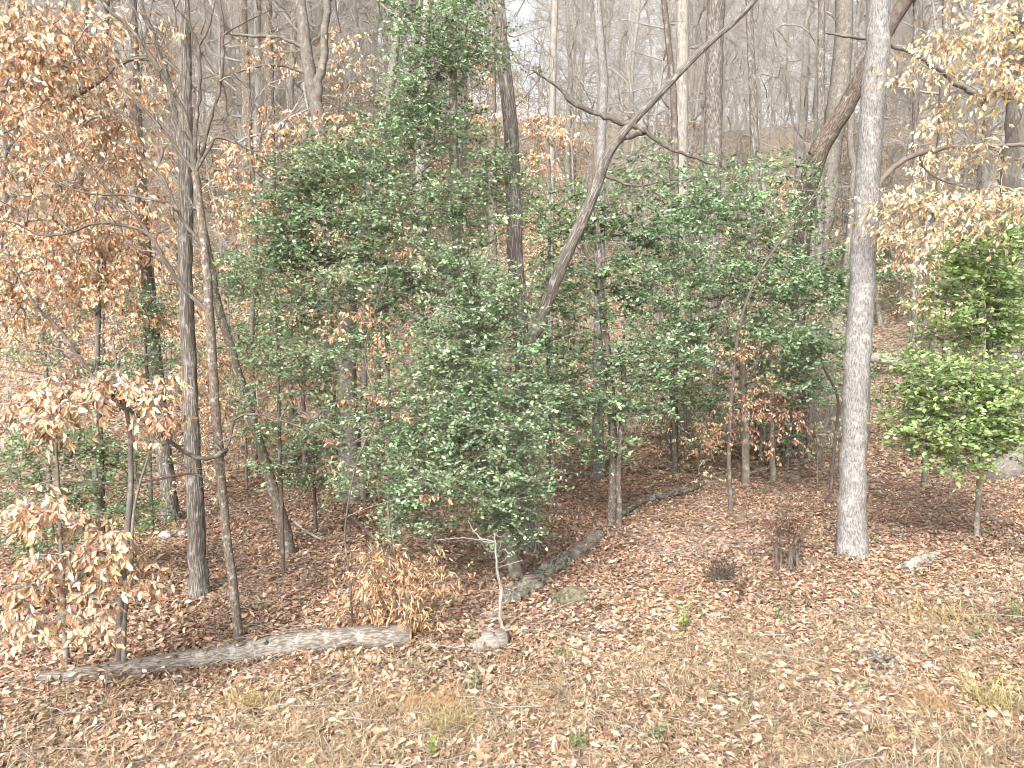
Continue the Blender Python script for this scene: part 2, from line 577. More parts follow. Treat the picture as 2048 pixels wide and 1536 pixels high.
def plain_mat(name, c1, c2, scale=30, rough=.85, bump=.3):
    m, t, N, L = newmat(name)
    out = N.new('ShaderNodeOutputMaterial')
    tc = N.new('ShaderNodeTexCoord')
    n1 = N.new('ShaderNodeTexNoise'); n1.inputs['Scale'].default_value = scale; n1.inputs['Detail'].default_value = 6
    L.new(tc.outputs['Object'], n1.inputs['Vector'])
    rp = N.new('ShaderNodeValToRGB'); rp.color_ramp.elements[0].position = .35; rp.color_ramp.elements[1].position = .65
    rp.color_ramp.elements[0].color = (*c1, 1); rp.color_ramp.elements[1].color = (*c2, 1)
    L.new(n1.outputs['Fac'], rp.inputs[0])
    p = N.new('ShaderNodeBsdfPrincipled'); p.inputs['Roughness'].default_value = rough; p.inputs['Specular IOR Level'].default_value = .2
    L.new(rp.outputs[0], p.inputs['Base Color'])
    b = N.new('ShaderNodeBump'); b.inputs['Strength'].default_value = bump; b.inputs['Distance'].default_value = .01
    L.new(n1.outputs['Fac'], b.inputs['Height']); L.new(b.outputs[0], p.inputs['Normal'])
    L.new(p.outputs[0], out.inputs[0])
    return m

M = {}
M['holly'] = leaf_mat('holly_leaf', .4, .5, .22, .2)
M['dry'] = leaf_mat('dry_leaf', .6, .25, .16, .22)
M['litter'] = leaf_mat('litter_leaf', .65, .25, .12, .3)
M['straw'] = leaf_mat('straw', .6, .3, .2, .15)
M['fresh'] = leaf_mat('fresh_leaf', .5, .35, .3, .2)
M['pale'] = bark_mat('pale_fissured_bark', (.115, .104, .096), (.29, .278, .267), 62, .30, (.38, .60), (.36, .35, .335), .34, 1, .012, band=(.18, .165, .15), pscale=9)
M['furrow'] = bark_mat('furrowed_grey_bark', (.11, .094, .08), (.31, .282, .25), 42, .13, (.34, .62), (.33, .32, .29), .3, 1, .02, furrow=.22)
M['furrowbrown'] = bark_mat('furrowed_brown_bark', (.075, .057, .045), (.225, .18, .148), 50, .13, (.34, .62), (.24, .22, .19), .25, 1, .02, furrow=.22)
M['spotty'] = bark_mat('spotted_brown_bark', (.075, .055, .042), (.20, .165, .13), 60, .5, (.35, .65), (.34, .33, .305), .36, .5, .006, pscale=17)
M['beech'] = bark_mat('smooth_beech_bark', (.10, .086, .072), (.215, .192, .165), 12, .7, (.3, .68), (.27, .26, .24), .3, .6, .01, band=(.10, .085, .07), pscale=7)
M['hollybark'] = bark_mat('smooth_tan_bark', (.14, .12, .09), (.26, .225, .175), 22, .6, (.3, .7), (.42, .41, .36), .4, .4, .006)
M['tan'] = bark_mat('orange_tan_bark', (.22, .15, .085), (.42, .30, .19), 30, .5, (.35, .65), (.45, .36, .26), .4, .6, .008)
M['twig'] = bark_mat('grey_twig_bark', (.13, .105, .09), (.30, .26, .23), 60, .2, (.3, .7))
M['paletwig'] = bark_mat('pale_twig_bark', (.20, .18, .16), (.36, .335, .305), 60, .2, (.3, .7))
M['darktwig'] = bark_mat('dark_twig_bark', (.06, .048, .04), (.17, .14, .118), 50, .2, (.3, .7), (.25, .24, .21), .3)
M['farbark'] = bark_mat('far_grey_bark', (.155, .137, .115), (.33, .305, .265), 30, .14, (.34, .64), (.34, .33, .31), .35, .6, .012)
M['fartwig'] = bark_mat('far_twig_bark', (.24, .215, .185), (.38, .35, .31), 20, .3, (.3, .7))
M['deadlog'] = bark_mat('weathered_log_bark', (.10, .085, .07), (.26, .235, .205), 120, .12, (.34, .60), (.31, .295, .27), .3, .7, .006, furrow=.12, dist=0, pscale=10)
M['mosslog'] = bark_mat('mossy_log_bark', (.035, .03, .024), (.22, .20, .17), 40, .3, (.36, .6), (.34, .34, .27), .4, 1, .015)
M['bleached'] = bark_mat('bleached_wood', (.17, .15, .13), (.36, .335, .30), 50, .08, (.35, .6), None, 0, .6, .006)
M['oldwood'] = bark_mat('old_grey_wood', (.12, .10, .085), (.30, .27, .235), 45, .25, (.35, .65), (.22, .18, .14), .3, .8, .01, dist=.2)
M['cutwood'] = plain_mat('cut_wood', tuple(lin(150, 118, 100)), tuple(lin(190, 160, 142)), 25)
M['rock'] = plain_mat('weathered_stone', tuple(lin(72, 68, 56)), tuple(lin(122, 114, 96)), 22, .95, 1.0)
M['scrap'] = plain_mat('white_stone', (.28, .28, .28), (.45, .45, .45), 20)

def ground_mat():
    m, t, N, L = newmat('leaf_strewn_soil')
    out = N.new('ShaderNodeOutputMaterial')
    tc = N.new('ShaderNodeTexCoord')
    nz = N.new('ShaderNodeTexNoise'); nz.inputs['Scale'].default_value = 6; nz.inputs['Detail'].default_value = 3
    L.new(tc.outputs['Object'], nz.inputs['Vector'])
    ad = N.new('ShaderNodeMix'); ad.data_type = 'RGBA'; ad.inputs[0].default_value = .06
    L.new(tc.outputs['Object'], ad.inputs[6]); L.new(nz.outputs['Color'], ad.inputs[7])
    vo = N.new('ShaderNodeTexVoronoi'); vo.inputs['Scale'].default_value = 13
    L.new(ad.outputs[2], vo.inputs['Vector'])
    sp = N.new('ShaderNodeSeparateColor')
    L.new(vo.outputs['Color'], sp.inputs[0])
    rp = N.new('ShaderNodeValToRGB')
    e = rp.color_ramp.elements
    e[0].position = 0; e[0].color = (.10, .072, .052, 1)
    e[1].position = 1; e[1].color = (.44, .36, .275, 1)
    for ps, c in ((.25, (.175, .125, .09)), (.5, (.25, .185, .135)), (.75, (.33, .255, .19))):
        q = e.new(ps); q.color = (*c, 1)
    L.new(sp.outputs[0], rp.inputs[0])
    p = N.new('ShaderNodeBsdfPrincipled'); p.inputs['Roughness'].default_value = .9; p.inputs['Specular IOR Level'].default_value = .1
    L.new(rp.outputs[0], p.inputs['Base Color'])
    b = N.new('ShaderNodeBump'); b.inputs['Strength'].default_value = .8; b.inputs['Distance'].default_value = .04
    L.new(sp.outputs[1], b.inputs['Height']); L.new(b.outputs[0], p.inputs['Normal'])
    L.new(p.outputs[0], out.inputs[0])
    return m

# ------------------------------------------------------------------ ground
def build_ground():
    ys = np.concatenate([np.linspace(-12, 3, 16), np.linspace(3.2, 16, 84), np.linspace(16.4, 40, 50), np.linspace(41, 150, 50)])
    xs = np.concatenate([np.linspace(-120, -16, 50), np.linspace(-15.8, 15.8, 150), np.linspace(16, 120, 50)])
    X, Y = np.meshgrid(xs, ys)
    Z = g(X, Y)
    mb = MB()
    nx, ny = len(xs), len(ys)
    i = (np.arange(ny - 1)[:, None] * nx + np.arange(nx - 1)[None]).ravel()
    mb.add(np.stack([X, Y, Z], -1).reshape(-1, 3), np.stack([i, i + 1, i + 1 + nx, i + nx], 1))
    o = mb.build('ground', ground_mat())
    return tag(o, 'leaf covered woodland floor rising into a hillside behind', 'ground', kind='structure')
ground = build_ground()

# ------------------------------------------------------------------ leaf litter
C_WOOD = [lin(148, 119, 99), lin(162, 135, 114), lin(172, 149, 129), lin(126, 99, 82), lin(182, 163, 143), lin(150, 118, 97), lin(106, 84, 71)]
C_OPEN = [lin(160, 134, 110), lin(174, 152, 129), lin(144, 114, 93), lin(184, 166, 146), lin(124, 97, 80), lin(98, 76, 63), lin(158, 137, 110)]
def edge_y(x):
    return 6.5 + (x + 4.1) * 0.30
def litter():
    LV = Leaves()
    # dense near zone, thinning with distance
    for (y0, y1, n, s0, s1) in ((4.0, 7, 75000, .028, .08), (7, 10.5, 100000, .032, .088), (10.5, 15, 110000, .04, .085), (15, 28, 60000, .08, .14)):
        y = rng.uniform(y0, y1, n)
        x = rng.uniform(-.74, .74, n) * (y + .8)
        z = g(x, y) + rng.uniform(0, .05, n) ** 1.3
        yaw = rng.uniform(0, 2 * np.pi, n)
        d = np.stack([np.cos(yaw), np.sin(yaw), rng.normal(.05, .28, n)], 1)
        nn = np.stack([rng.normal(0, .36, n), rng.normal(-.05, .36, n), np.ones(n)], 1)
        op = smooth(-1.0, 1.2, edge_y(x) - y + rng.normal(0, .5, n))
        c = np.where((rng.random(n) < op)[:, None], palette(C_OPEN, n, .18, [3, 3, 2, 2, 1.5, 1, 1]), palette(C_WOOD, n, .2, [3, 3, 2.2, 2, 1, 2, 1.2]))
        damp = np.sin(.9 * x + 1.7 * y) + np.sin(2.3 * x - 1.1 * y + 1) + .8 * np.sin(4.1 * y + 1.9 * x + 2) + .7 * np.sin(5.3 * x + 3.1 * y)
        c = np.clip(c * np.exp(.085 * damp)[:, None], .004, .8)
        keep = rng.random(n) < .82 - .10 * damp
        x, y, z, d, nn, c = x[keep], y[keep], z[keep], d[keep], nn[keep], c[keep]
        n = len(x)
        LV.add(np.stack([x, y, z + .012], 1), d, nn, rng.uniform(s0, s1, n) * np.where(rng.random(n) < .1, 1.25, 1), c)
    o = LV.build('leaf_litter', 'oak', M['litter'], None, (0, 0, 0))
    tag(o, 'dry brown fallen leaves covering the woodland floor', 'leaf litter', kind='stuff')
    # the large single leaves lying on top in front
    n = 1400
    LV = Leaves()
    y = rng.uniform(4.4, 10, n); x = rng.uniform(-.66, .66, n) * y
    yaw = rng.uniform(0, 6.28, n)
    d = np.stack([np.cos(yaw), np.sin(yaw), rng.normal(.05, .2, n)], 1)
    nn = np.stack([rng.normal(0, .35, n), rng.normal(-.1, .35, n), np.ones(n)], 1)
    LV.add(np.stack([x, y, g(x, y) + .06], 1), d, nn, rng.uniform(.06, .10, n), palette(C_OPEN, n, .15, [3, 3, 2, 2, 1, .5, 1]))
    o = LV.build('loose_leaf_layer', 'oak', M['litter'], ground, (0, 0, 0), singles=300, single_name='fallen_leaf')
litter()

# ------------------------------------------------------------------ dry grass
def blades(LX, LY, n, hgt, lean, cols, mb, wid=.0022, az=None):
    x, y = LX, LY
    z = g(x, y) + .01
    yaw = rng.uniform(0, 6.28, n) if az is None else az
    h = rng.uniform(*hgt, n)
    l = rng.uniform(*lean, n) * h
    dx = np.stack([np.cos(yaw), np.sin(yaw)], 1)
    B = np.stack([x, y, z], 1)
    Mi = B + np.concatenate([dx * (l * .35)[:, None], (h * .62)[:, None]], 1)
    T = B + np.concatenate([dx * l[:, None], (h * rng.uniform(.55, 1.0, n))[:, None]], 1)
    sd = np.stack([-dx[:, 1], dx[:, 0], np.zeros(n)], 1) * (wid * rng.uniform(.7, 1.5, n))[:, None]
    V = np.stack([B - sd, B + sd, Mi + sd, Mi - sd, T], 1)
    k = (np.arange(n) * 5)[:, None]
    c = np.repeat(palette(cols, n, .15), 5, 0)
    m = mb.n
    mb.add(V.reshape(-1, 3), (k + np.array([0, 1, 2, 3])), c)
    mb.f.append(k + np.array([3, 2, 4]) + m)
C_STRAW = [lin(178, 158, 132), lin(164, 142, 116), lin(188, 172, 148), lin(144, 120, 97), lin(146, 138, 106)]
def grass():
    mb = MB()
    # lying straw
    n = 95000
    y = rng.uniform(4.0, 9.6, n); x = rng.uniform(-.74, .74, n) * y
    cl = np.sin(1.9 * x + .7 * y) + np.sin(3.1 * y - 1.1 * x + 2) + .8 * np.sin(5 * x + 3 * y)
    k = (y < edge_y(x) + rng.normal(-.4, .6, n)) & (cl > rng.normal(-.4, 1.1, n))
    x, y = x[k], y[k]
    blades(x, y, len(x), (.025, .09), (.8, 3.6), C_STRAW, mb, .0017)
    # tufts
    nt = 850
    ty = rng.uniform(4.2, 9.0, nt); tx = rng.uniform(-.7, .7, nt) * ty
    k = ty < edge_y(tx) + rng.normal(-.5, .5, nt)
    tx, ty = tx[k], ty[k]
    for a, b in zip(tx, ty):
        m = rng.integers(12, 34)
        blades(a + rng.normal(0, .06, m), b + rng.normal(0, .06, m), m, (.04, .13), (.6, 2.2), C_STRAW, mb, .0016)
    # taller straw at the lower right
    for a, b, m in ((3.3, 5.1, 70), (3.0, 4.9, 50), (3.6, 5.5, 60), (2.6, 4.7, 40), (3.7, 5.0, 60), (3.2, 6.2, 30), (-1.8, 5.0, 30), (-3.0, 5.2, 30), (-.4, 4.9, 24), (.9, 5.6, 24)):
        blades(a + rng.normal(0, .16, m), b + rng.normal(0, .14, m), m, (.10, .3), (.6, 2.0), C_STRAW, mb, .0016)
    o = mb.build('dry_grass', M['straw'], None)
    tag(o, 'straw coloured dry grass mixed with leaves in front of the woods', 'grass', kind='stuff')
grass()

# ------------------------------------------------------------------ trees
def px_r(w, Y):
    return w * .5 * Y / F

def on_ground(px, py, w):
    p = G(px, py + .35 * w)
    r = px_r(w, p[1])
    p = p.copy(); p[2] = float(g(p[0], p[1])) + r * .6
    return p, r

def trunk_from(spec, Y=None, top=4.0, sink=.18):
    """spec: (px, py, width) from the foot upwards; Y: distance, or None to stand the foot where that pixel meets the ground"""
    px, py, w = spec[0]
    if Y is None:
        Y = G(px, py)[1]
    pts = [W(s[0], s[1], Y + (s[3] if len(s) > 3 else 0)) for s in spec]
    rad = [px_r(s[2], Y) for s in spec]
    b = pts[0].copy()
    gz = float(g(b[0], b[1]))
    if b[2] > gz + .02:             # foot hidden behind something: carry the trunk on down to the ground
        d = nrm(pts[0] - pts[1]) * .4 + np.array([0, 0, -.6])
        d = d / -d[2]
        k = b[2] - gz
        b = b + d * k
        b[2] = float(g(b[0], b[1]))
        pts.insert(0, b); rad.insert(0, rad[0] * 1.12)
    else:
        pts[0][2] = gz
        b = pts[0].copy()
    if top > 0:
        d = nrm(pts[-1] - pts[-2])
        d = nrm(d + np.array([0, 0, .35]))
        pts.append(pts[-1] + d * top * .5); rad.append(rad[-1] * .85)
        pts.append(pts[-1] + nrm(d + np.array([0, 0, .3])) * top * .5); rad.append(rad[-1] * .7)
    foot = pts[0] - nrm(pts[1] - pts[0]) * sink
    return b, np.array([foot] + pts), np.array([rad[0] * 1.05] + rad), Y

def make_tree(name, label, cat, spec, bark, Y=None, top=4.0, limbs=(), twigs=0, twig_zone=None, twig_mat='twig', flare=.35, sides=14, group=None,
              blobs=None, leaf=None, stems=(), twr=1.2, tip=.003, limb_mat=None, wob=.025, roots=()):
    b, P, Rr, Y = trunk_from(spec, Y, top)
    root = thing(name, label, cat, b, group)
    n = int(np.clip(np.linalg.norm(np.diff(P, axis=0), axis=1).sum() / .12, 12, 70))
    Q, q = resample(P, Rr, n, .06)
    mb = MB()
    add_tubes(mb, Q[None], q[None], sides, wob, flare=flare)
    mb.build('trunk', M[bark], root, b)
    nodes, nr = list(Q[n // 6:]), list(q[n // 6:])
    for (sp, dY) in stems:
        b2, P2, R2, _ = trunk_from(sp, Y + dY, 0.0)
        Q2, q2 = resample(P2, R2, 22, .05)
        mb = MB(); add_tubes(mb, Q2[None], q2[None], 8, wob, flare=.25)
        mb.build('stem', M[bark], root, b)
        nodes += list(Q2[6:]); nr += list(q2[6:])
    zone_nodes = []
    for rt in roots:
        rp = [W(rt[0][0], rt[0][1], Y)] + [on_ground(*q)[0] for q in rt[1:]]
        rr = [px_r(q[2], p[1]) for q, p in zip(rt, rp)]
        Q2, q2 = resample(rp, rr, 16, .04)
        mb = MB(); add_tubes(mb, Q2[None], q2[None], 14, .05, cap=True)
        mb.build('root', M[bark], root, b)
    for lm in limbs:
        lp = np.array([W(s[0], s[1], Y + (s[3] if len(s) > 3 else 0)) for s in lm])
        lr = np.array([px_r(s[2], Y) for s in lm])
        Q2, q2 = resample(lp, lr, max(10, len(lm) * 4), .25)
        mb = MB(); add_tubes(mb, Q2[None], q2[None], 8, .03)
        mb.build('limb', M[limb_mat or bark], root, b)
        nodes += list(Q2[2:]); nr += list(q2[2:]); zone_nodes += list(Q2[3:])
    if twigs or blobs is not None:
        mb = MB()
        if twigs:
            sk = Skel(nodes, nr)
            src = np.array(zone_nodes if len(zone_nodes) else nodes[len(nodes) // 3:])
            k = rng.integers(0, len(src), twigs)
            off = nrm(rng.normal(0, 1, (twigs, 3))) * rng.uniform(.15, 1, (twigs, 1)) * twr
            off[:, 2] = off[:, 2] * .6 + .25 * twr
            sk.grow(src[k] + off, up=.05, seg=.2, jit=.09)
            sk.tubes(mb, tip, .5, 3)
            # fine end twigs
            E = np.array(sk.pos)[sk.ends]; D = np.array(sk.dirs)
            m = len(E) * 3
            d = nrm(np.repeat(D, 3, 0) + rng.normal(0, .55, (m, 3)))
            S = np.repeat(E, 3, 0) - np.repeat(D, 3, 0) * rng.uniform(0, .25, (m, 1)) * twr * .5
            ln = rng.uniform(.12, .4, (m, 1)) * min(1.6, max(.7, twr))
            add_tubes(mb, np.stack([S, S + d * ln * .5 + rng.normal(0, .012, (m, 3)), S + d * ln], 1), np.tile([tip * .6, tip * .5, tip * .3], (m, 1)), 3)
        if blobs is not None:
            T = blob_points(blobs)
            sk = Skel(nodes, nr)
            sk.grow(T, up=leaf.get('up', .08), climb=leaf.get('climb', .6), seg=.22, jit=.07)
            sk.tubes(mb, leaf.get('tip', .0022), .5, 3)
            LV = Leaves()
            spray(sk, LV, mb, leaf.get('twigs', 4), leaf.get('tl', (.12, .3)), leaf.get('per', 6), leaf['size'], leaf['cols'], leaf.get('w'), leaf['style'])
            LV.build('foliage', leaf['shape'], M[leaf['mat']], root, b, singles=leaf.get('singles', 0))
        mb.build('crown', M[twig_mat], root, b)
    return root

C_HOLLY = [lin(116, 140, 100), lin(134, 156, 116), lin(98, 122, 86), lin(152, 170, 134), lin(120, 147, 112), lin(168, 182, 154), lin(138, 148, 98)]
C_HOLLYB = [lin(142, 164, 102), lin(158, 178, 118), lin(122, 144, 88), lin(172, 188, 134), lin(148, 168, 112)]
C_COPPER = [lin(202, 166, 132), lin(214, 186, 152), lin(188, 147, 112), lin(222, 202, 172), lin(166, 126, 96), lin(206, 170, 136)]
C_PALEB = [lin(198, 168, 138), lin(208, 184, 156), lin(182, 146, 116), lin(214, 198, 174), lin(162, 124, 98)]
C_GOLD = [lin(204, 182, 144), lin(212, 196, 162), lin(192, 166, 128), lin(218, 206, 180), lin(178, 148, 114)]
C_RUST = [lin(176, 138, 112), lin(160, 122, 98), lin(190, 154, 128), lin(146, 108, 88)]
def LF(kind, **k):
    d = {'holly': dict(style='holly', shape='holly', mat='holly', cols=C_HOLLY, w=[3, 3, 2.5, 1.6, 2, .8, .5], size=(.03, .056), per=9, twigs=5, tl=(.16, .46)),
         'dry': dict(style='beech', shape='beech', mat='dry', cols=C_COPPER, size=(.06, .095), per=5, twigs=4, tl=(.14, .36))}[kind]
    d = dict(d); d.update(k)
    return d

# --- the pale trunk at the right
make_tree('pale_tree', 'straight tall tree with pale grey flecked bark, brightest trunk in the right foreground', 'tree',
          [(1702, 1106, 58), (1704, 1000, 53), (1712, 800, 50), (1724, 560, 47.5), (1737, 330, 46), (1752, 100, 44), (1758, -20, 42)], 'pale', top=5, sides=28, flare=.34, wob=.016,
          limbs=[[(1752, 382, 16), (1766, 358, 12), (1795, 328, 11), (1850, 303, 10), (1920, 294, 9), (2060, 290, 7)],
                 [(1846, 304, 6), (1842, 325, 5), (1868, 352, 4.5), (1940, 378, 4), (2060, 412, 3)]], twigs=40, twr=.8, limb_mat='twig')
# --- brown leaning trunk behind it
make_tree('leaning_tree', 'brown furrowed tree leaning right behind the pale trunk', 'tree',
          [(1592, 640, 34), (1602, 500, 35), (1616, 370, 38), (1650, 282, 35), (1700, 200, 32), (1760, 85, 30), (1815, -10, 28)], 'furrowbrown', Y=18, top=4, sides=18, twigs=20, twr=1.2)
make_tree('beech_tree', 'smooth grey beech with rooty foot just left of the pale trunk', 'tree',
          [(1636, 832, 50), (1640, 700, 42), (1634, 520, 42), (1652, 400, 40), (1668, 250, 38), (1684, 120, 35), (1690, -20, 33)], 'beech', top=6, sides=16, twigs=24, twr=1.8, flare=.7)
make_tree('oak_tree', 'upright grey oak with furrowed bark, widest trunk in the middle distance', 'tree',
          [(1412, 850, 44), (1418, 600, 38), (1422, 400, 36), (1428, 200, 34), (1432, -10, 33)], 'furrow', top=6, sides=16, twigs=30, twr=2, flare=.5)
make_tree('oak_tree', 'brownish straight tree just left of the widest furrowed oak', 'tree',
          [(1354, 860, 30), (1360, 500, 25), (1364, 250, 24), (1366, -10, 23)], 'farbark', top=6, sides=12, twigs=30, twr=2, flare=.4)
make_tree('thin_tree', 'thin dark crooked tree between the leaning branch and the brownish straight tree', 'tree',
          [(1350, 640, 14), (1350, 330, 14), (1346, 180, 13), (1334, 60, 12), (1326, -20, 11)], 'darktwig', Y=17, top=4, sides=8, twigs=30, twr=1.5)
make_tree('white_tree', 'slender whitish tree crossed by the dark leaning tree', 'tree',
          [(1198, 640, 22), (1202, 330, 18), (1207, 160, 17), (1199, 60, 16), (1194, -20, 15)], 'pale', Y=15, top=5, sides=12, twigs=24, twr=1.5, flare=.2)
# --- the dark leaning tree in the middle
make_tree('leaning_tree', 'dark slender tree leaning right across the middle, forked above the green hollies', 'tree',
          [(1052, 715, 27), (1072, 662, 26), (1118, 545, 25), (1158, 455, 23), (1186, 390, 22), (1212, 318, 20), (1250, 262, 16), (1312, 195, 14), (1400, 104, 12), (1512, -2, 10)], 'furrow', Y=10.2, top=3, sides=14,
          limbs=[[(1222, 298, 15), (1248, 276, 14), (1290, 264, 12), (1262, 250, 11), (1220, 236, 11), (1148, 208, 9.5), (1136, 196, 9), (1122, 178, 7), (1066, 140, 4)],
                 [(1290, 264, 9), (1330, 292, 8), (1380, 312, 6), (1430, 330, 4)],
                 [(1196, 345, 7), (1230, 360, 6), (1275, 372, 4), (1330, 360, 2.5)]], twigs=90, twr=.75, limb_mat='darktwig', twig_mat='twig')
make_tree('oak_tree', 'furrowed grey tree rising behind the big holly, its dark foot beside the fallen mossy log', 'tree',
          [(1060, 1102, 40), (1050, 900, 34), (1044, 700, 32), (1035, 560, 31), (1028, 420, 30), (1020, 250, 29), (1006, 110, 27), (996, -10, 25)], 'furrow', top=5, sides=18, twigs=24, twr=1.2, flare=.3)

# --- the big holly
make_tree('holly_tree', 'largest green holly filling the middle of the picture', 'tree',
          [(1036, 1158, 28), (1015, 1090, 26), (985, 1000, 26), (950, 860, 27), (930, 700, 28), (920, 560, 27), (914, 430, 22), (908, 300, 18), (906, 150, 15), (902, 0, 12)], 'hollybark', top=1.2, sides=14, flare=.2,
          stems=[([(786, 1150, 13), (784, 1000, 12), (776, 800, 11), (772, 520, 9)], .2)],
          limbs=[[(912, 360, 9), (860, 350, 8), (780, 400, 7), (700, 470, 5)], [(918, 520, 9), (840, 560, 8), (720, 650, 6)], [(932, 720, 9), (1000, 640, 7), (1060, 610, 4)],
                 [(906, 90, 9), (860, 70, 7), (800, 40, 5), (730, -20, 4)], [(945, 850, 9), (870, 860, 7), (780, 940, 5)]],
          blobs=[(880, 40, 145, 90, 9.2, .8, 88), (930, 110, 105, 60, 9.0, .6, 52), (815, 190, 75, 80, 9.2, .6, 42), (760, 290, 90, 70, 8.9, .7, 52), (880, 250, 110, 80, 9.1, .8, 56), (640, 330, 105, 65, 8.6, .7, 70),
                 (580, 420, 100, 70, 8.5, .6, 70), (760, 420, 160, 90, 8.5, .9, 122), (930, 400, 110, 110, 8.8, .7, 75), (560, 505, 90, 45, 8.5, .5, 52),
                 (700, 560, 150, 90, 8.5, .9, 84), (880, 590, 160, 110, 8.4, .9, 122), (1010, 620, 90, 90, 8.8, .7, 47), (650, 690, 120, 60, 8.7, .8, 42),
                 (900, 740, 170, 110, 8.2, .9, 131), (760, 830, 130, 90, 8.5, .8, 56), (960, 860, 150, 90, 8.2, .8, 103), (1050, 800, 80, 120, 8.6, .6, 47), (860, 940, 130, 80, 8.1, .7, 75), (1010, 970, 110, 75, 8.2, .7, 70),
                 (820, 1030, 70, 55, 8.4, .5, 30), (1010, 1050, 95, 40, 8.4, .5, 29), (700, 940, 80, 60, 8.9, .6, 16), (700, 300, 60, 40, 9.2, .5, 8), (1010, 330, 50, 60, 9.0, .5, 10), (600, 600, 90, 60, 8.8, .6, 21), (1090, 900, 50, 60, 8.4, .4, 10)],
          twigs=60, twr=.7, leaf=LF('holly', singles=300), twig_mat='twig')
# --- the second holly and its neighbour
make_tree('holly_tree', 'green holly with a slim upright stem right of the big holly', 'tree',
          [(1222, 1052, 20), (1226, 960, 19), (1226, 870, 18), (1215, 720, 17), (1200, 560, 14), (1196, 470, 11), (1190, 400, 8)], 'spotty', top=.8, sides=12, flare=.15,
          stems=[([(1238, 1020, 12), (1238, 930, 11), (1248, 760, 10), (1236, 690, 8)], -.15)],
          blobs=[(1180, 440, 110, 55, 11.8, .55, 46), (1290, 470, 120, 70, 11.9, .55, 66), (1150, 570, 90, 80, 11.7, .55, 50), (1270, 590, 120, 80, 11.5, .55, 74), (1130, 710, 80, 70, 11.7, .55, 39), (1290, 710, 110, 70, 11.3, .55, 58),
                 (1170, 800, 110, 60, 11.4, .55, 42), (1300, 800, 100, 50, 11.4, .55, 35), (1190, 890, 90, 45, 11.5, .55, 24), (1230, 380, 100, 45, 12.2, .55, 20)],
          leaf=LF('holly', per=8, twigs=4, size=(.05, .08)), twig_mat='twig')
make_tree('holly_tree', 'green holly spreading its flat sprays left of the pale trunk', 'tree',
          [(1492, 972, 17), (1490, 850, 16), (1484, 700, 14), (1492, 560, 11), (1500, 450, 8)], 'hollybark', top=.6, sides=10, flare=.15,
          blobs=[(1420, 420, 100, 55, 13.2, .9, 49), (1530, 440, 100, 60, 13.4, .9, 52), (1400, 540, 90, 70, 13.1, .9, 61), (1520, 560, 110, 70, 13.0, .9, 72), (1620, 580, 80, 60, 12.8, .8, 49), (1400, 660, 80, 60, 12.9, .8, 40),
                 (1540, 680, 110, 50, 12.7, .8, 49), (1640, 690, 70, 50, 12.6, .7, 32), (1470, 350, 110, 40, 13.6, .9, 29), (1580, 760, 90, 40, 12.7, .7, 25), (1690, 540, 50, 60, 12.9, .5, 20)],
          leaf=LF('holly', per=8, twigs=4, size=(.05, .085)), twig_mat='twig')
make_tree('holly_bush', 'bright green bush on a thin pale stem at the right edge', 'bush',
          [(1952, 1074, 11), (1956, 1000, 11), (1964, 900, 11), (1974, 760, 11), (1978, 640, 9), (1972, 520, 7)], 'hollybark', top=.3, sides=10, flare=.15,
          blobs=[(2010, 470, 80, 50, 10, .6, 26), (1930, 500, 80, 40, 10, .6, 18), (2040, 560, 60, 60, 9.8, .5, 24), (1850, 720, 80, 40, 9.7, .5, 14), (1960, 540, 100, 60, 9.8, .7, 47), (1930, 640, 100, 70, 9.8, .7, 55), (2030, 600, 80, 90, 9.9, .7, 42), (1880, 760, 110, 70, 9.5, .7, 68), (2000, 780, 100, 70, 9.4, .7, 72), (1870, 850, 80, 50, 9.4, .5, 42), (1990, 860, 100, 45, 9.4, .6, 51), (1940, 900, 70, 35, 9.4, .4, 21), (2040, 480, 60, 50, 10.2, .6, 17), (1830, 800, 60, 50, 9.6, .5, 20), (2050, 700, 60, 80, 9.5, .6, 26), (1900, 580, 70, 50, 10, .6, 17), (2050, 860, 50, 50, 9.4, .5, 17), (1850, 900, 50, 25, 9.5, .4, 8), (1900, 940, 50, 20, 9.4, .4, 5), (1800, 840, 40, 30, 9.6, .4, 8)],
          leaf=LF('holly', cols=C_HOLLYB, w=None, mat='fresh', per=7, twigs=4, size=(.05, .08), singles=300), twig_mat='twig')
# --- the great beech at the right edge
make_tree('beech_tree', 'huge smooth beech at the right edge with spreading roots', 'tree',
          [(2040, 912, 210), (2052, 860, 140), (2066, 700, 112), (2072, 500, 108), (2078, 250, 104), (2082, -20, 100)], 'beech', Y=17.0, top=6, sides=28, flare=.55,
          roots=[[(2046, 862, 110), (2000, 894, 84), (1945, 920, 56), (1876, 946, 24)], [(2066, 890, 110), (2032, 922, 76), (1985, 952, 30)], [(2030, 850, 90), (1975, 884, 50), (1920, 905, 20)]],
          limbs=[[(2050, 190, 22), (2020, 176, 20), (1985, 178, 19), (1962, 190, 18), (1930, 172, 16), (1880, 138, 14), (1830, 108, 12), (1775, 86, 10), (1735, 78, 9), (1690, 72, 6), (1650, 65, 4)]], twigs=60, twr=1.2, twig_mat='paletwig')

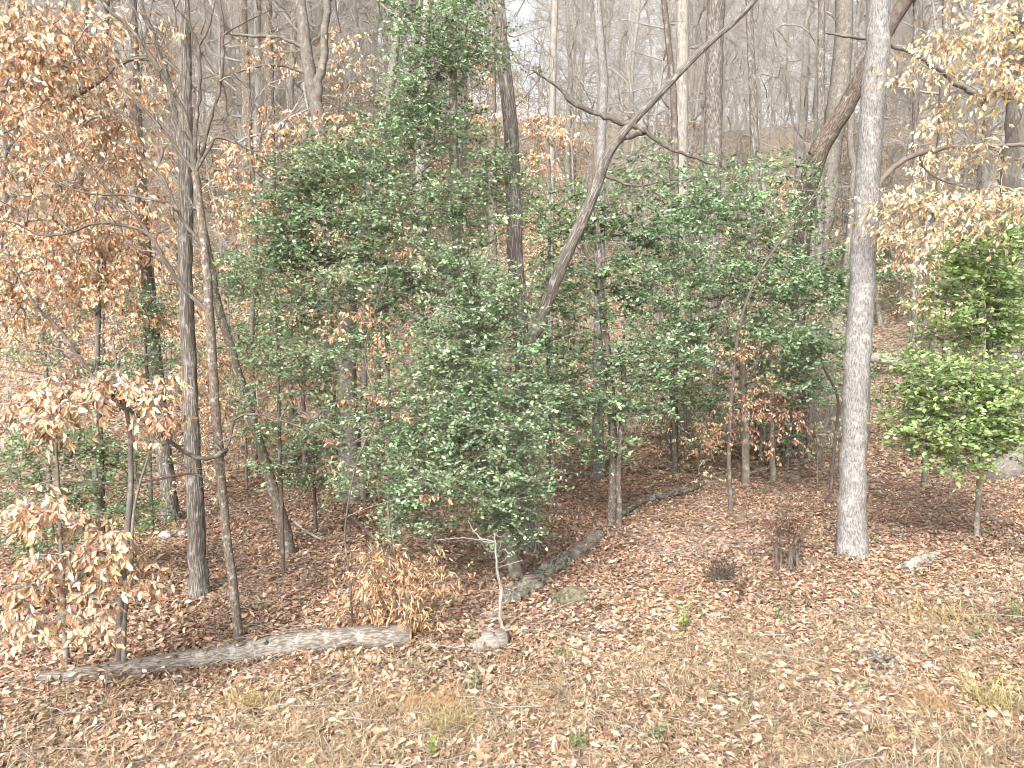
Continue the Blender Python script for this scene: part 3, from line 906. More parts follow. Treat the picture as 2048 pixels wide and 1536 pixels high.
# --- left: furrowed tree, spotted tree, leaning tree
make_tree('oak_tree', 'furrowed grey tree standing straight behind the spotted forked tree', 'tree',
          [(400, 1192, 38), (394, 1080, 34), (386, 900, 31), (376, 700, 29), (370, 500, 28), (372, 300, 26), (370, 120, 23), (366, -10, 21)], 'furrow', top=5, sides=18, flare=.25,
          limbs=[[(374, 360, 16), (352, 250, 15), (330, 140, 13), (300, 60, 11), (270, -20, 9)], [(364, 150, 8), (330, 122, 8), (285, 116, 8), (240, 128, 8), (190, 168, 8), (130, 205, 7), (60, 240, 6), (-20, 280, 5)]], twigs=36, twr=.8)
make_tree('forked_tree', 'slim tree with pale spotted bark forking into many bare branches at the left', 'tree',
          [(478, 1286, 20), (470, 1200, 18.5), (452, 1060, 18), (438, 900, 18), (428, 780, 18), (421, 660, 18), (413, 540, 17), (402, 430, 16), (390, 345, 15)], 'spotty', top=0, sides=14, flare=.2,
          limbs=[[(390, 350, 10), (378, 262, 9), (340, 180, 8), (300, 110, 7.5), (262, 60, 7), (215, 15, 6), (190, -20, 5)],
                 [(388, 345, 8), (372, 230, 7), (330, 160, 6), (292, 100, 5), (278, 40, 4), (250, -20, 3)],
                 [(390, 340, 9), (392, 240, 8), (400, 180, 7), (396, 95, 7), (380, 50, 4), (372, -20, 3)], [(396, 95, 4), (418, 55, 3), (432, -10, 2)],
                 [(392, 345, 8), (408, 290, 7.5), (420, 240, 7.5), (442, 165, 7), (446, 70, 6), (442, 20, 4), (440, -20, 3)], [(446, 70, 4), (480, 50, 3), (540, 20, 2)],
                 [(395, 335, 6), (415, 305, 6), (432, 276, 5.5), (468, 284, 5), (500, 300, 3), (530, 304, 2)],
                 [(388, 342, 7), (330, 265, 6), (280, 210, 5), (228, 160, 4.5), (170, 110, 3), (110, 50, 2)],
                 [(410, 500, 8), (388, 470, 7), (360, 430, 6.5), (330, 365, 6), (308, 340, 5), (270, 300, 3), (240, 280, 2)],
                 [(312, 490, 7), (300, 470, 6), (250, 450, 5.5), (190, 447, 5), (140, 465, 5), (80, 470, 4), (30, 445, 3), (-20, 440, 3)],
                 [(418, 630, 10), (395, 605, 9), (360, 570, 9), (330, 520, 9), (312, 490, 8), (270, 430, 6), (220, 385, 5), (170, 330, 4.5), (120, 290, 4), (50, 240, 3), (-20, 180, 2.5)],
                 [(330, 405, 5), (260, 390, 4.5), (190, 388, 4), (120, 370, 3.5), (60, 330, 3), (10, 300, 2.5)],
                 [(440, 912, 8, -.02), (453, 898, 9, -.1), (432, 912, 9, -.16), (402, 917, 8.5, -.22), (372, 905, 8, -.28), (340, 882, 7.5, -.33), (290, 843, 7, -.4), (235, 800, 6.5, -.45), (200, 765, 6, -.5), (172, 735, 6, -.5), (120, 660, 6, -.55), (80, 620, 5, -.6), (55, 585, 4, -.6), (20, 520, 3, -.6)],
                 [(452, 898, 6, -.1), (462, 870, 5), (470, 840, 5), (505, 828, 4), (560, 840, 4), (620, 862, 3), (680, 900, 2)],
                 [(440, 985, 5), (400, 950, 4.5), (350, 952, 4), (280, 965, 4), (200, 966, 4), (140, 962, 3.5), (90, 965, 3), (0, 1000, 2)]],
          limb_mat='darktwig', twigs=420, twr=.5, twig_mat='twig', tip=.0038)
make_tree('leaning_tree', 'dark furrowed tree leaning left, its foot right of the spotted tree', 'tree',
          [(578, 1112, 29), (566, 1050, 26), (545, 970, 22), (508, 850, 18), (466, 712, 17), (436, 610, 16), (424, 540, 14), (405, 440, 11), (385, 320, 8)], 'spotty', top=2, sides=14, flare=.25, twigs=16, twr=.9)
make_tree('beech_tree', 'smooth grey beech forked near the top of the picture left of the big holly', 'tree',
          [(650, 560, 32), (644, 300, 27), (634, 225, 26), (620, 150, 25), (610, 80, 22), (600, -10, 20)], 'beech', Y=16, top=5, sides=14,
          limbs=[[(636, 205, 18), (645, 120, 17), (652, 50, 15), (658, -20, 13)], [(606, 95, 8), (560, 75, 7), (500, 72, 6), (440, 65, 4)], [(618, 150, 7), (570, 132, 6), (520, 132, 5), (470, 145, 3)]], twigs=50, twr=1.1)
make_tree('beech_tree', 'stout grey beech with a flared foot half hidden left of the big holly', 'tree',
          [(706, 1005, 60), (702, 950, 46), (698, 850, 40), (694, 700, 36), (700, 560, 32), (740, 380, 24), (780, 180, 18), (800, -10, 14)], 'beech', Y=13.2, top=4, sides=16, twigs=14, twr=1.4, flare=.55)
make_tree('oak_tree', 'grey tree standing by the white stones behind the furrowed left tree', 'tree',
          [(342, 1062, 36), (338, 1000, 32), (318, 800, 28), (300, 620, 26), (285, 430, 24), (270, 200, 22), (262, 0, 20)], 'furrow', Y=12.2, top=4, sides=12, twigs=24, twr=1.4)
for px0, py0, w, lab in ((500, 330, 19, 'straight grey background tree left of the forked beech'), (150, 420, 17, 'grey background tree among copper leaves near the left edge'), (540, 210, 20, 'tall grey background tree next to the forked beech'),
                    (1512, 300, 16, 'slim brown background tree midway between the widest oak and the leaning brown tree'), (1640, 330, 15, 'dark slim background tree seen left above the leaning brown tree'), (1880, 380, 21, 'dark background tree right of the pale trunk'),
                    (1830, 420, 13, 'thin background tree close to the right side of the pale trunk'), (1100, 330, 14, 'thin grey background tree right of the furrowed tree behind the holly'), (985, 300, 16, 'grey background tree just left of the furrowed tree behind the holly'),
                    (840, 300, 18, 'pale background tree seen through the top of the big holly'), (200, 560, 16, 'brown background tree among copper leaves left of the furrowed tree')):
    Y0 = rng.uniform(17, 24)
    dx = rng.normal(0, 14)
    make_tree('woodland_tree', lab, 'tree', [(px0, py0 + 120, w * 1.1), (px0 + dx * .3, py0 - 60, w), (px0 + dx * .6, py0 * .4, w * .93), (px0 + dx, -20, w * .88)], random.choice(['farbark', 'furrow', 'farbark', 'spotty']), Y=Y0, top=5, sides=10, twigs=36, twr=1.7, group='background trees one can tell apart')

# --- beeches that keep their dry leaves
make_tree('beech_sapling', 'young beech with pale dangling dry leaves in the lower left foreground', 'tree',
          [(240, 1250, 17), (246, 1150, 15), (256, 1050, 13), (262, 950, 10), (258, 850, 8), (240, 770, 6)], 'beech', Y=6.9, top=.4, sides=12, flare=.2,
          stems=[([(250, 1236, 9), (262, 1150, 8), (268, 1020, 6), (300, 900, 4)], -.05), ([(130, 1262, 12), (124, 1150, 10), (118, 1000, 7), (110, 850, 5)], .1)],
          blobs=[(70, 800, 110, 45, 6.6, .5, 30), (200, 780, 110, 45, 6.7, .5, 33), (320, 790, 60, 50, 6.9, .5, 14), (60, 860, 70, 40, 6.5, .4, 12), (330, 850, 60, 40, 6.8, .4, 9), (40, 1000, 60, 60, 6.0, .4, 14), (120, 1050, 80, 60, 6.0, .4, 16), (230, 1110, 60, 50, 6.0, .3, 24),
                 (60, 1150, 70, 60, 5.9, .4, 18), (170, 1200, 80, 50, 6.0, .4, 14), (60, 1250, 60, 40, 6.0, .3, 14), (190, 1270, 50, 40, 6.0, .3, 6), (280, 1150, 40, 40, 6.1, .3, 12)],
          leaf=LF('dry', cols=C_PALEB, size=(.06, .09), per=5, twigs=3, singles=300, tl=(.1, .28), up=.15), twig_mat='paletwig')
make_tree('beech_tree', 'copper leaved beech at the upper left corner', 'tree',
          [(-60, 1150, 26), (-58, 700, 22), (-40, 300, 18), (-20, 0, 14)], 'beech', Y=8.2, top=1.5, sides=12,
          blobs=[(40, 60, 120, 90, 8.1, .7, 60), (130, 150, 110, 90, 8.3, .7, 43), (30, 200, 80, 70, 7.9, .6, 36), (60, 330, 110, 70, 8.3, .7, 31), (180, 60, 90, 70, 8.6, .6, 26), (240, 240, 70, 70, 8.9, .6, 17), (100, 430, 110, 60, 8.7, .7, 22), (30, 540, 90, 60, 8.6, .6, 26), (150, 530, 90, 50, 8.9, .6, 19), (300, 60, 60, 60, 8.9, .4, 10), (220, 340, 80, 60, 9.2, .5, 13), (80, 620, 110, 60, 9, .6, 21), (200, 470, 80, 50, 9.2, .5, 13), (330, 180, 60, 60, 9.3, .5, 6)],
          leaf=LF('dry', per=4, twigs=4, singles=300, up=.1, tl=(.18, .5), size=(.055, .088)), twig_mat='twig')
make_tree('beech_tree', 'golden leaved beech branches hanging in from the upper right corner', 'tree',
          [(2180, 1150, 24), (2176, 700, 22), (2168, 300, 18), (2150, 0, 14)], 'beech', Y=8.2, top=1.5, sides=12,
          blobs=[(1960, 60, 121, 66, 8.4, 0.6, 36), (2010, 130, 77, 77, 8.2, 0.6, 24), (1880, 100, 88, 55, 8.7, 0.5, 12), (1820, 130, 66, 44, 8.9, 0.4, 6), (2020, 20, 55, 44, 8.2, 0.4, 11), (1900, 220, 88, 44, 8.8, 0.5, 7), (1850, 250, 66, 33, 8.9, 0.4, 5),
                 (1840, 410, 99, 38, 9, 0.5, 21), (1950, 400, 99, 38, 8.7, 0.5, 25), (2030, 390, 55, 44, 8.4, 0.4, 12), (1800, 450, 66, 33, 9.2, 0.4, 9), (1960, 450, 88, 27, 8.8, 0.4, 7), (1980, 300, 77, 44, 9, 0.5, 8), (1790, 410, 55, 33, 9.3, 0.4, 8)],
          leaf=LF('dry', cols=C_GOLD, size=(.055, .085), per=4, twigs=4, tl=(.18, .5), singles=300, up=.12), twig_mat='paletwig')
make_tree('beech_sapling', 'small rust leaved beech sapling in front of the green holly sprays', 'tree',
          [(1462, 1022, 10), (1458, 900, 8), (1466, 760, 7), (1482, 640, 6), (1522, 540, 5), (1585, 450, 4), (1640, 372, 3)], 'darktwig', top=.3, sides=10, flare=.15,
          blobs=[(1500, 700, 55, 44, 12.2, 0.4, 12), (1470, 690, 55, 33, 12.2, 0.3, 6), (1530, 780, 66, 55, 12.1, 0.4, 16), (1480, 820, 88, 44, 12, 0.4, 13), (1560, 860, 55, 55, 12, 0.4, 10), (1430, 860, 55, 33, 12, 0.4, 4)],
          leaf=LF('dry', cols=C_RUST, size=(.04, .075), per=5, twigs=4), twig_mat='darktwig')
make_tree('thin_sapling', 'thin bare sapling with a greenish stem between the rust leaved sapling and the pale trunk', 'tree',
          [(1546, 962, 12), (1544, 880, 11), (1540, 780, 8), (1546, 680, 6)], 'hollybark', top=.5, sides=8, twigs=10, twr=.5)
make_tree('thin_sapling', 'dark thin twin stemmed sapling touching the left side of the pale trunk', 'tree',
          [(1660, 990, 8), (1668, 900, 7), (1676, 800, 6), (1650, 740, 5)], 'darktwig', top=.5, sides=8, twigs=14, twr=.5)
make_tree('oak_sapling', 'low brush of narrow orange dry leaves behind the right end of the long log', 'bush',
          [(792, 1240, 10), (788, 1150, 9), (780, 1080, 7), (776, 1010, 5)], 'spotty', Y=7.9, top=.1, sides=8,
          blobs=[(790, 1110, 90, 35, 7.7, .4, 20), (740, 1160, 90, 40, 7.6, .4, 34), (850, 1160, 80, 40, 7.6, .4, 28), (720, 1220, 70, 35, 7.5, .3, 24), (820, 1220, 90, 30, 7.5, .3, 30), (880, 1120, 40, 40, 7.8, .3, 8), (760, 1250, 60, 20, 7.4, .2, 12)],
          leaf=LF('dry', cols=[lin(184, 148, 110), lin(196, 164, 128), lin(166, 126, 92), lin(206, 178, 142)], size=(.04, .10), per=4, twigs=3, tl=(.1, .34), shape='narrow'), twig_mat='darktwig')
# hanging clusters of rust coloured leaves on a thin bare sapling in front of the holly
make_tree('thin_sapling', 'spindly sapling with a few clusters of reddish dry leaves in front of the big holly', 'tree',
          [(700, 1160, 4.5), (690, 1060, 4), (712, 930, 4), (752, 820, 3.5), (730, 700, 3), (770, 560, 2)], 'darktwig', Y=7.6, top=.2, sides=8,
          blobs=[(705, 640, 45, 20, 7.5, .2, 8), (655, 660, 30, 20, 7.5, .2, 4), (760, 660, 30, 25, 7.4, .2, 4), (745, 790, 25, 20, 7.5, .2, 3), (790, 810, 20, 25, 7.5, .2, 3), (700, 800, 25, 15, 7.5, .2, 3), (830, 830, 15, 15, 7.5, .2, 2), (660, 920, 60, 30, 7.6, .2, 4), (640, 870, 40, 30, 7.6, .2, 3), (890, 1000, 20, 30, 7.5, .2, 3)],
          leaf=LF('dry', cols=[lin(172, 136, 110), lin(184, 150, 124), lin(154, 116, 92)], size=(.04, .07), per=4, twigs=2, tl=(.06, .16)), twig_mat='twig')
# --- low hollies at the left
make_tree('holly_bush', 'dark green holly bush behind the dangling pale beech leaves at the lower left', 'bush',
          [(205, 1120, 14), (204, 1000, 12), (202, 900, 10), (200, 840, 8)], 'furrowbrown', Y=8.9, top=.3, sides=10,
          blobs=[(60, 900, 90, 60, 8.8, .6, 45), (190, 900, 100, 60, 8.8, .6, 50), (70, 1000, 90, 50, 8.8, .6, 36), (200, 1000, 90, 50, 8.8, .5, 32), (80, 1080, 80, 40, 8.7, .4, 26), (280, 1040, 70, 40, 8.9, .4, 16), (270, 930, 60, 60, 9.0, .4, 14)],
          leaf=LF('holly', per=8, twigs=4, cols=C_HOLLY[:3] + C_HOLLYB[2:3], w=None), twig_mat='darktwig')
make_tree('holly_bush', 'small holly with drooping sprays beside the furrowed left tree', 'bush',
          [(300, 960, 9), (296, 800, 8), (290, 680, 6)], 'darktwig', Y=11.5, top=.3, sides=8,
          blobs=[(270, 600, 60, 35, 11.4, .5, 24), (300, 640, 60, 40, 11.4, .5, 26), (310, 720, 80, 50, 11.3, .6, 36), (220, 740, 70, 40, 11.3, .5, 22), (60, 700, 80, 60, 11.5, .7, 26), (130, 620, 80, 40, 11.6, .6, 18)],
          leaf=LF('holly', per=8, twigs=4), twig_mat='darktwig')
make_tree('holly_bush', 'small holly between the spotted tree and the big holly', 'bush',
          [(560, 900, 8), (556, 760, 7), (552, 640, 5)], 'darktwig', Y=9.5, top=.3, sides=8,
          blobs=[(480, 800, 45, 50, 9.3, .3, 14), (530, 930, 45, 40, 9.2, .3, 10), (480, 560, 60, 50, 9.4, 0.5, 25), (500, 700, 60, 40, 9.4, 0.5, 20), (590, 620, 70, 60, 9.4, 0.5, 28), (580, 740, 70, 50, 9.4, 0.5, 22), (520, 860, 50, 50, 9.4, .4, 14)],
          leaf=LF('holly', per=8, twigs=4), twig_mat='darktwig')
make_tree('holly_bush', 'low holly bush near the flared foot of the half hidden beech', 'bush',
          [(630, 1010, 7), (628, 960, 6), (626, 900, 5)], 'darktwig', Y=11.2, top=.1, sides=8,
          blobs=[(630, 880, 60, 40, 11, .4, 26), (610, 950, 60, 40, 10.9, .4, 26), (680, 960, 40, 40, 11, .3, 12)],
          leaf=LF('holly', per=8, twigs=4), twig_mat='darktwig')
make_tree('holly_tree', 'lacy green holly in the gap between the big holly and the slim stemmed holly', 'tree',
          [(1096, 940, 10), (1100, 800, 9), (1092, 640, 8), (1098, 500, 6)], 'spotty', Y=13.6, top=.3, sides=8,
          blobs=[(1090, 460, 80, 60, 13.6, .7, 29), (1110, 560, 80, 70, 13.5, .7, 37), (1080, 660, 70, 60, 13.5, .7, 31), (1120, 760, 80, 60, 13.4, .7, 31), (1080, 850, 70, 50, 13.4, .6, 22), (1060, 380, 60, 40, 13.7, .6, 12)],
          leaf=LF('holly', per=7, twigs=4, size=(.05, .085)), twig_mat='darktwig')
make_tree('holly_tree', 'lacy green holly behind the brownish straight tree and the widest oak', 'tree',
          [(1350, 900, 10), (1346, 780, 9), (1352, 620, 8), (1344, 480, 6)], 'spotty', Y=15.2, top=.3, sides=8,
          blobs=[(1340, 360, 120, 40, 15.2, .9, 31), (1380, 440, 120, 50, 15.0, .9, 42), (1330, 540, 100, 60, 15.0, .9, 42), (1360, 640, 90, 60, 14.9, .8, 36), (1330, 740, 90, 60, 14.8, .8, 31), (1300, 300, 60, 40, 15.6, .7, 14), (1400, 800, 70, 40, 14.6, .7, 15)],
          leaf=LF('holly', per=7, twigs=4, size=(.055, .09)), twig_mat='darktwig')
make_tree('holly_tree', 'lacy green holly behind and left of the pale trunk', 'tree',
          [(1610, 870, 9), (1606, 740, 8), (1600, 600, 7), (1610, 480, 5)], 'spotty', Y=17, top=.3, sides=8,
          blobs=[(1560, 340, 110, 60, 17, .9, 31), (1620, 440, 90, 60, 17, .9, 29), (1560, 520, 110, 60, 16.8, .9, 37), (1640, 620, 90, 60, 16.6, .9, 34), (1560, 700, 90, 60, 16.5, .9, 29), (1640, 760, 80, 40, 16.4, .8, 19), (1780, 560, 50, 60, 16.5, .7, 17)],
          leaf=LF('holly', per=7, twigs=4, size=(.06, .095)), twig_mat='darktwig')
make_tree('holly_tree', 'lacy green holly filling the space behind the small hollies left of the big holly', 'tree',
          [(610, 930, 10), (606, 800, 9), (612, 660, 8), (604, 560, 6)], 'spotty', Y=14, top=.3, sides=8,
          blobs=[(560, 560, 110, 50, 14, .8, 34), (620, 650, 110, 60, 13.8, .8, 39), (540, 690, 80, 50, 13.8, .8, 22), (640, 760, 100, 50, 13.6, .8, 29), (600, 860, 90, 50, 13.5, .7, 22), (680, 880, 60, 40, 13.4, .6, 12)],
          leaf=LF('holly', per=7, twigs=4, size=(.05, .085)), twig_mat='darktwig')
for a in (('copper leaved beech between the upper left corner and the furrowed tree', [(190, 900, 12), (196, 640, 11), (204, 400, 9), (196, 150, 6)], 11.5, C_COPPER,
           [(120, 260, 110, 80, 11.5, .8, 40), (250, 330, 100, 80, 11.6, .8, 38), (180, 420, 120, 70, 11.4, .8, 44), (280, 470, 80, 70, 11.6, .8, 28), (200, 560, 100, 60, 11.3, .7, 30), (90, 480, 90, 60, 11.3, .7, 28), (260, 160, 80, 60, 11.8, .7, 16), (300, 620, 60, 40, 11.4, .5, 10)]),
          ('copper leaved beech behind the spotted tree at mid height', [(510, 900, 11), (504, 700, 10), (512, 450, 8), (500, 300, 5)], 15.5, C_COPPER,
           [(480, 320, 90, 60, 15.5, .9, 26), (560, 260, 80, 60, 15.8, .9, 20), (470, 420, 70, 70, 15.3, .9, 24), (520, 520, 70, 50, 15.1, .8, 16), (640, 330, 50, 50, 15.8, .7, 10), (700, 120, 60, 70, 16, .7, 16), (560, 120, 80, 60, 16, .8, 14), (480, 790, 60, 60, 14.2, .7, 22), (520, 860, 60, 40, 14.2, .7, 16)]),
          ('copper sprays showing between the big holly and the dark leaning tree', [(1090, 900, 9), (1096, 640, 8), (1100, 400, 6), (1096, 260, 4)], 17.5, C_COPPER,
           [(1090, 250, 60, 30, 17.5, .7, 18), (1070, 320, 50, 30, 17.5, .7, 12), (1130, 260, 40, 20, 17.6, .6, 8), (960, 130, 50, 50, 18, .7, 10), (980, 240, 50, 40, 17.8, .7, 10)]),
          ('golden leaved young beech filling the space right of the pale trunk', [(1850, 880, 10), (1846, 700, 9), (1856, 500, 7), (1850, 380, 4)], 14.5, C_GOLD,
           [(1810, 480, 60, 50, 14.4, .8, 26), (1880, 520, 80, 50, 14.5, .8, 30), (1880, 600, 60, 50, 14.3, .8, 22), (1950, 480, 80, 40, 14.6, .8, 22), (1850, 330, 80, 50, 14.8, .8, 14), (1560, 390, 50, 40, 17, .7, 8)])):
    make_tree('beech_tree', a[0], 'tree', a[1], 'beech', Y=a[2], top=.5, sides=8, blobs=a[4], leaf=LF('dry', cols=a[3], size=(.07, .105), per=5, twigs=4, tl=(.2, .45), up=.1), twig_mat='twig')
# ------------------------------------------------------------------ things lying on the ground
DRIFT = []
def make_log(name, label, cat, spec, mat, cut=None, sides=16, wob=.03, lift=0.0, n=None, group=None, knots=0, jit=.10):
    pts, rad = zip(*[on_ground(*q[:3]) for q in spec])
    pts = np.array(pts); pts[:, 2] += lift
    rad = np.array(rad)
    n = n or max(10, len(spec) * 7)
    Q, q = resample(pts, rad, n, jit)
    b = Q[0].copy(); b[2] = float(g(b[0], b[1]))
    root = thing(name, label, cat, b, group)
    mb = MB(); add_tubes(mb, Q[None], q[None], sides, wob, cap=True)
    mb.build('bark', M[mat], root, b)
    DRIFT.append((Q, q))
    if cut:
        d = nrm(Q[-1] - Q[-2])
        mb = MB()
        e = Q[-1] + d * q[-1] * .02
        add_tubes(mb, np.array([[e - d * .02, e + d * q[-1] * .16]]), np.array([[q[-1] * .97, q[-1] * .86]]), 18, .03, cap=True)
        mb.build('cut_end', M['cutwood'], root, b)
    for k in range(knots):
        i = rng.integers(3, n - 2)
        d = nrm(rng.normal(0, 1, 3) + np.array([0, -.5, .9]))
        mb = MB(); add_tubes(mb, np.array([[Q[i], Q[i] + d * q[i] * 1.5]]), np.array([[q[i] * .28, q[i] * .16]]), 8, .04, cap=True)
        mb.build('branch_stub', M[mat], root, b)
    return root

make_log('fallen_log', 'long weathered grey log lying across the lower left', 'log',
         [(78, 1358, 26), (200, 1344, 37), (330, 1327, 42), (460, 1308, 45), (590, 1286, 49), (700, 1276, 51), (818, 1268, 47)], 'deadlog', cut=True, sides=28, n=46, knots=2, wob=.010, jit=.02)
make_log('fallen_log', 'short stubby grey log piece right of the long log', 'log', [(958, 1284, 46), (985, 1280, 48), (1008, 1276, 44)], 'oldwood', cut=True, sides=22, wob=.05, n=14)
make_log('fallen_log', 'mossy dark log at the foot of the big holly', 'log', [(1024, 1194, 40), (1060, 1170, 40), (1095, 1142, 37), (1130, 1116, 32)], 'mosslog', sides=20, wob=.06, n=24, knots=2)
make_log('fallen_log', 'greyer broken log continuing behind the mossy log', 'log', [(1142, 1112, 28), (1170, 1092, 27), (1200, 1070, 22)], 'deadlog', sides=14, wob=.06)
make_log('fallen_branch', 'dark fallen branch behind the foot of the slim holly', 'branch', [(1244, 1034, 14), (1285, 1008, 15), (1340, 992, 14), (1405, 974, 10)], 'mosslog', sides=12, wob=.05, lift=.05)
make_log('fallen_branch', 'bleached short log lying right of the pale trunk', 'branch', [(1812, 1140, 22), (1832, 1124, 24), (1860, 1114, 18), (1896, 1104, 8)], 'bleached', sides=14, wob=.09)
make_log('fallen_branch', 'grey split branch near the round stone', 'branch', [(1092, 1258, 9), (1130, 1244, 13), (1165, 1230, 13), (1198, 1216, 9)], 'bleached', sides=10, wob=.1)
make_log('fallen_branch', 'pale broken wood piece right of the grey split branch', 'branch', [(1166, 1250, 12), (1200, 1253, 17), (1240, 1258, 16), (1272, 1264, 12)], 'bleached', sides=10, wob=.1)
make_log('fallen_branch', 'pale pole on the ground below the rust leaved sapling', 'branch', [(1498, 948, 9), (1530, 938, 11), (1562, 926, 9)], 'bleached', sides=10)
make_log('fallen_log', 'cream fallen trunk in the distance right of the pale trunk', 'log', [(1690, 738, 20), (1740, 743, 21), (1775, 748, 21), (1830, 758, 20)], 'bleached', sides=12, lift=.5)
make_log('fallen_branch', 'thin pale stick slanting right of the leaning left tree foot', 'branch', [(585, 1058, 5), (612, 1082, 6), (642, 1100, 5)], 'bleached', sides=8, lift=.15)
make_log('fallen_branch', 'long thin pale stick on the slope behind the rust leaved sapling', 'branch', [(1290, 880, 5), (1340, 868, 6), (1400, 858, 6), (1450, 866, 4)], 'bleached', sides=8, lift=.1)
make_log('fallen_branch', 'dark stick leaning in the brush of orange leaves', 'branch', [(688, 1042, 9), (712, 1068, 9), (740, 1095, 8), (764, 1122, 6)], 'darktwig', sides=8, lift=.2)
make_log('fallen_branch', 'dark curved stick left of the mossy log', 'branch', [(930, 1164, 7), (960, 1170, 9), (992, 1160, 7)], 'darktwig', sides=8, lift=.03)
make_log('fallen_branch', 'thin brown stick lying across the dry shrub in front', 'branch', [(1460, 1092, 3), (1560, 1094, 4), (1640, 1104, 4), (1690, 1118, 3)], 'darktwig', sides=8, lift=.05)
make_log('fallen_branch', 'dark flat stick among grey brambles', 'branch', [(1330, 1116, 7), (1362, 1120, 8), (1395, 1114, 6)], 'darktwig', sides=8)

def make_snag():
    Y = G(1000, 1262)[1]
    b = W(1000, 1262, Y); b[2] = float(g(b[0], b[1]))
    root = thing('dead_branch', 'forked bleached dead branch standing upright by the stubby log', 'branch', b)
    arms = [[(1018, 1296, 10), (1012, 1262, 13), (1000, 1238, 13), (1000, 1190, 12), (994, 1130, 8), (990, 1066, 6)],
            [(990, 1084, 5), (962, 1076, 5), (945, 1058, 4), (936, 1040, 3)], [(988, 1086, 4), (930, 1076, 3.5), (872, 1080, 2)], [(1001, 1240, 9), (980, 1236, 7), (962, 1228, 5)],
            [(1006, 1250, 8), (1026, 1272, 9), (1026, 1304, 8)], [(998, 1180, 5), (1010, 1172, 4), (1024, 1164, 3)], [(993, 1136, 4), (1020, 1128, 3), (1046, 1120, 2)], [(1024, 1284, 7), (1040, 1268, 6), (1052, 1256, 4)],
            [(991, 1110, 3), (1008, 1098, 2.5), (1016, 1108, 2)]]
    for k in range(12):
        q = arms[0][3 + k % 3]
        x0, y0 = q[0] + rng.normal(0, 3), q[1] - rng.uniform(0, 50)
        dx, dy = rng.normal(0, 26), rng.uniform(-34, 8)
        arms.append([(q[0], max(y0, 1070), 2.2), (q[0] + dx * .5, max(y0, 1070) + dy * .4 + rng.normal(0, 4), 1.8), (q[0] + dx, max(y0, 1070) + dy, 1.1)])
    for a in arms:
        P = np.array([W(q[0], q[1], Y - .02 * k) for k, q in enumerate(a)])
        P[:, 2] = np.maximum(P[:, 2], g(P[:, 0], P[:, 1]) + .01)
        Q, q = resample(P, [px_r(v[2] * .62, Y) for v in a], 16, .7)
        mb = MB(); add_tubes(mb, Q[None], q[None], 8, .06, cap=True)
        mb.build('limb', M['bleached'], root, b)
make_snag()

def make_stone(name, label, px, py, wpx, hpx, mat, n1=24, n2=12):
    p = G(px, py + hpx * .45)
    r = px_r(wpx, p[1]); h = hpx / F * p[1]
    th = np.linspace(0, 2 * np.pi, n1, endpoint=False); ph = np.linspace(-.5, np.pi / 2, n2)
    T, Pp = np.meshgrid(th, ph)
    k = 1 + .10 * np.sin(2 * T + 1) + .07 * np.sin(3 * T + 2 * Pp) + .05 * np.sin(5 * T - 3 * Pp + px)
    V = np.stack([r * np.cos(T) * np.cos(Pp) * k, r * .75 * np.sin(T) * np.cos(Pp) * k, h * np.sin(Pp) * (.92 + .08 * k)], -1)
    i = np.arange(n2 - 1)[:, None] * n1; j = np.arange(n1)[None]; j2 = (j + 1) % n1
    f = np.stack([i + j, i + j2, i + n1 + j2, i + n1 + j], -1).reshape(-1, 4)
    b = p.copy(); b[2] = float(g(b[0], b[1]))
    mb = MB(); mb.add(V.reshape(-1, 3), f)
    o = mb.build(name, M[mat])
    o.location = b
    return tag(o, label, 'stone')
make_stone('round_stone', 'rounded olive grey stone beside the mossy log', 1142, 1190, 72, 34, 'rock')
make_stone('white_stone', 'larger white stone at the foot of the grey background tree at left', 330, 1068, 26, 12, 'scrap')
make_stone('white_stone', 'smaller white stone right of the grey background tree at left', 364, 1066, 18, 9, 'scrap')
make_stone('round_stone', 'small grey stone behind the dry shrub stems', 1622, 1122, 30, 14, 'rock')

# dry shrub with seed heads
def make_shrub(name, label, px, py, stems, hpx, wpx, mat_s, cols, dens, leafsize):
    b = G(px, py); Y = b[1]
    b = b.copy(); b[2] = float(g(b[0], b[1]))
    root = thing(name, label, 'shrub', b)
    ends = []
    for k in range(stems):
        a = px + (k - (stems - 1) / 2) * wpx * .09 + rng.normal(0, 4)
        P = [W(a, py, Y), W(a + rng.normal(0, 6), py - hpx * .4, Y), W(px + (k - (stems - 1) / 2) * wpx * .16 + rng.normal(0, 6), py - hpx * .75, Y + rng.normal(0, .05))]
        P[0][2] = float(g(P[0][0], P[0][1])) - .05
        Q, q = resample(P, [px_r(6, Y), px_r(4.5, Y), px_r(2, Y)], 12, .15)
        mb = MB(); add_tubes(mb, Q[None], q[None], 8, .05)
        mb.build('stem', M[mat_s], root, b)
        ends += list(zip(Q[4:], q[4:]))
    T = blob_points([(px, py - hpx * .72, wpx * .55, hpx * .42, Y, wpx * .45 / F * Y, dens)])
    sk = Skel([e[0] for e in ends], [e[1] for e in ends]).grow(T, seg=.08, jit=.12)
    mb = MB(); sk.tubes(mb, .0018, .5, 3)
    LV = Leaves(); spray(sk, LV, mb, 4, (.05, .14), 5, leafsize, cols, None, 'holly', .0012)
    LV.build('seed_heads', 'small', M['dry'], root, b)
    mb.build('crown', M['darktwig'], root, b)
make_shrub('dry_shrub', 'dry brown shrub with grey stems left of the pale trunk foot', 1576, 1146, 8, 120, 70, 'darktwig', [lin(110, 80, 64), lin(136, 102, 82), lin(88, 64, 54)], 110, (.012, .028))
make_shrub('dry_shrub', 'low dark tangle of dead stems left of the dry shrub', 1440, 1166, 7, 44, 60, 'darktwig', [lin(70, 56, 50), lin(90, 72, 62)], 60, (.012, .022))

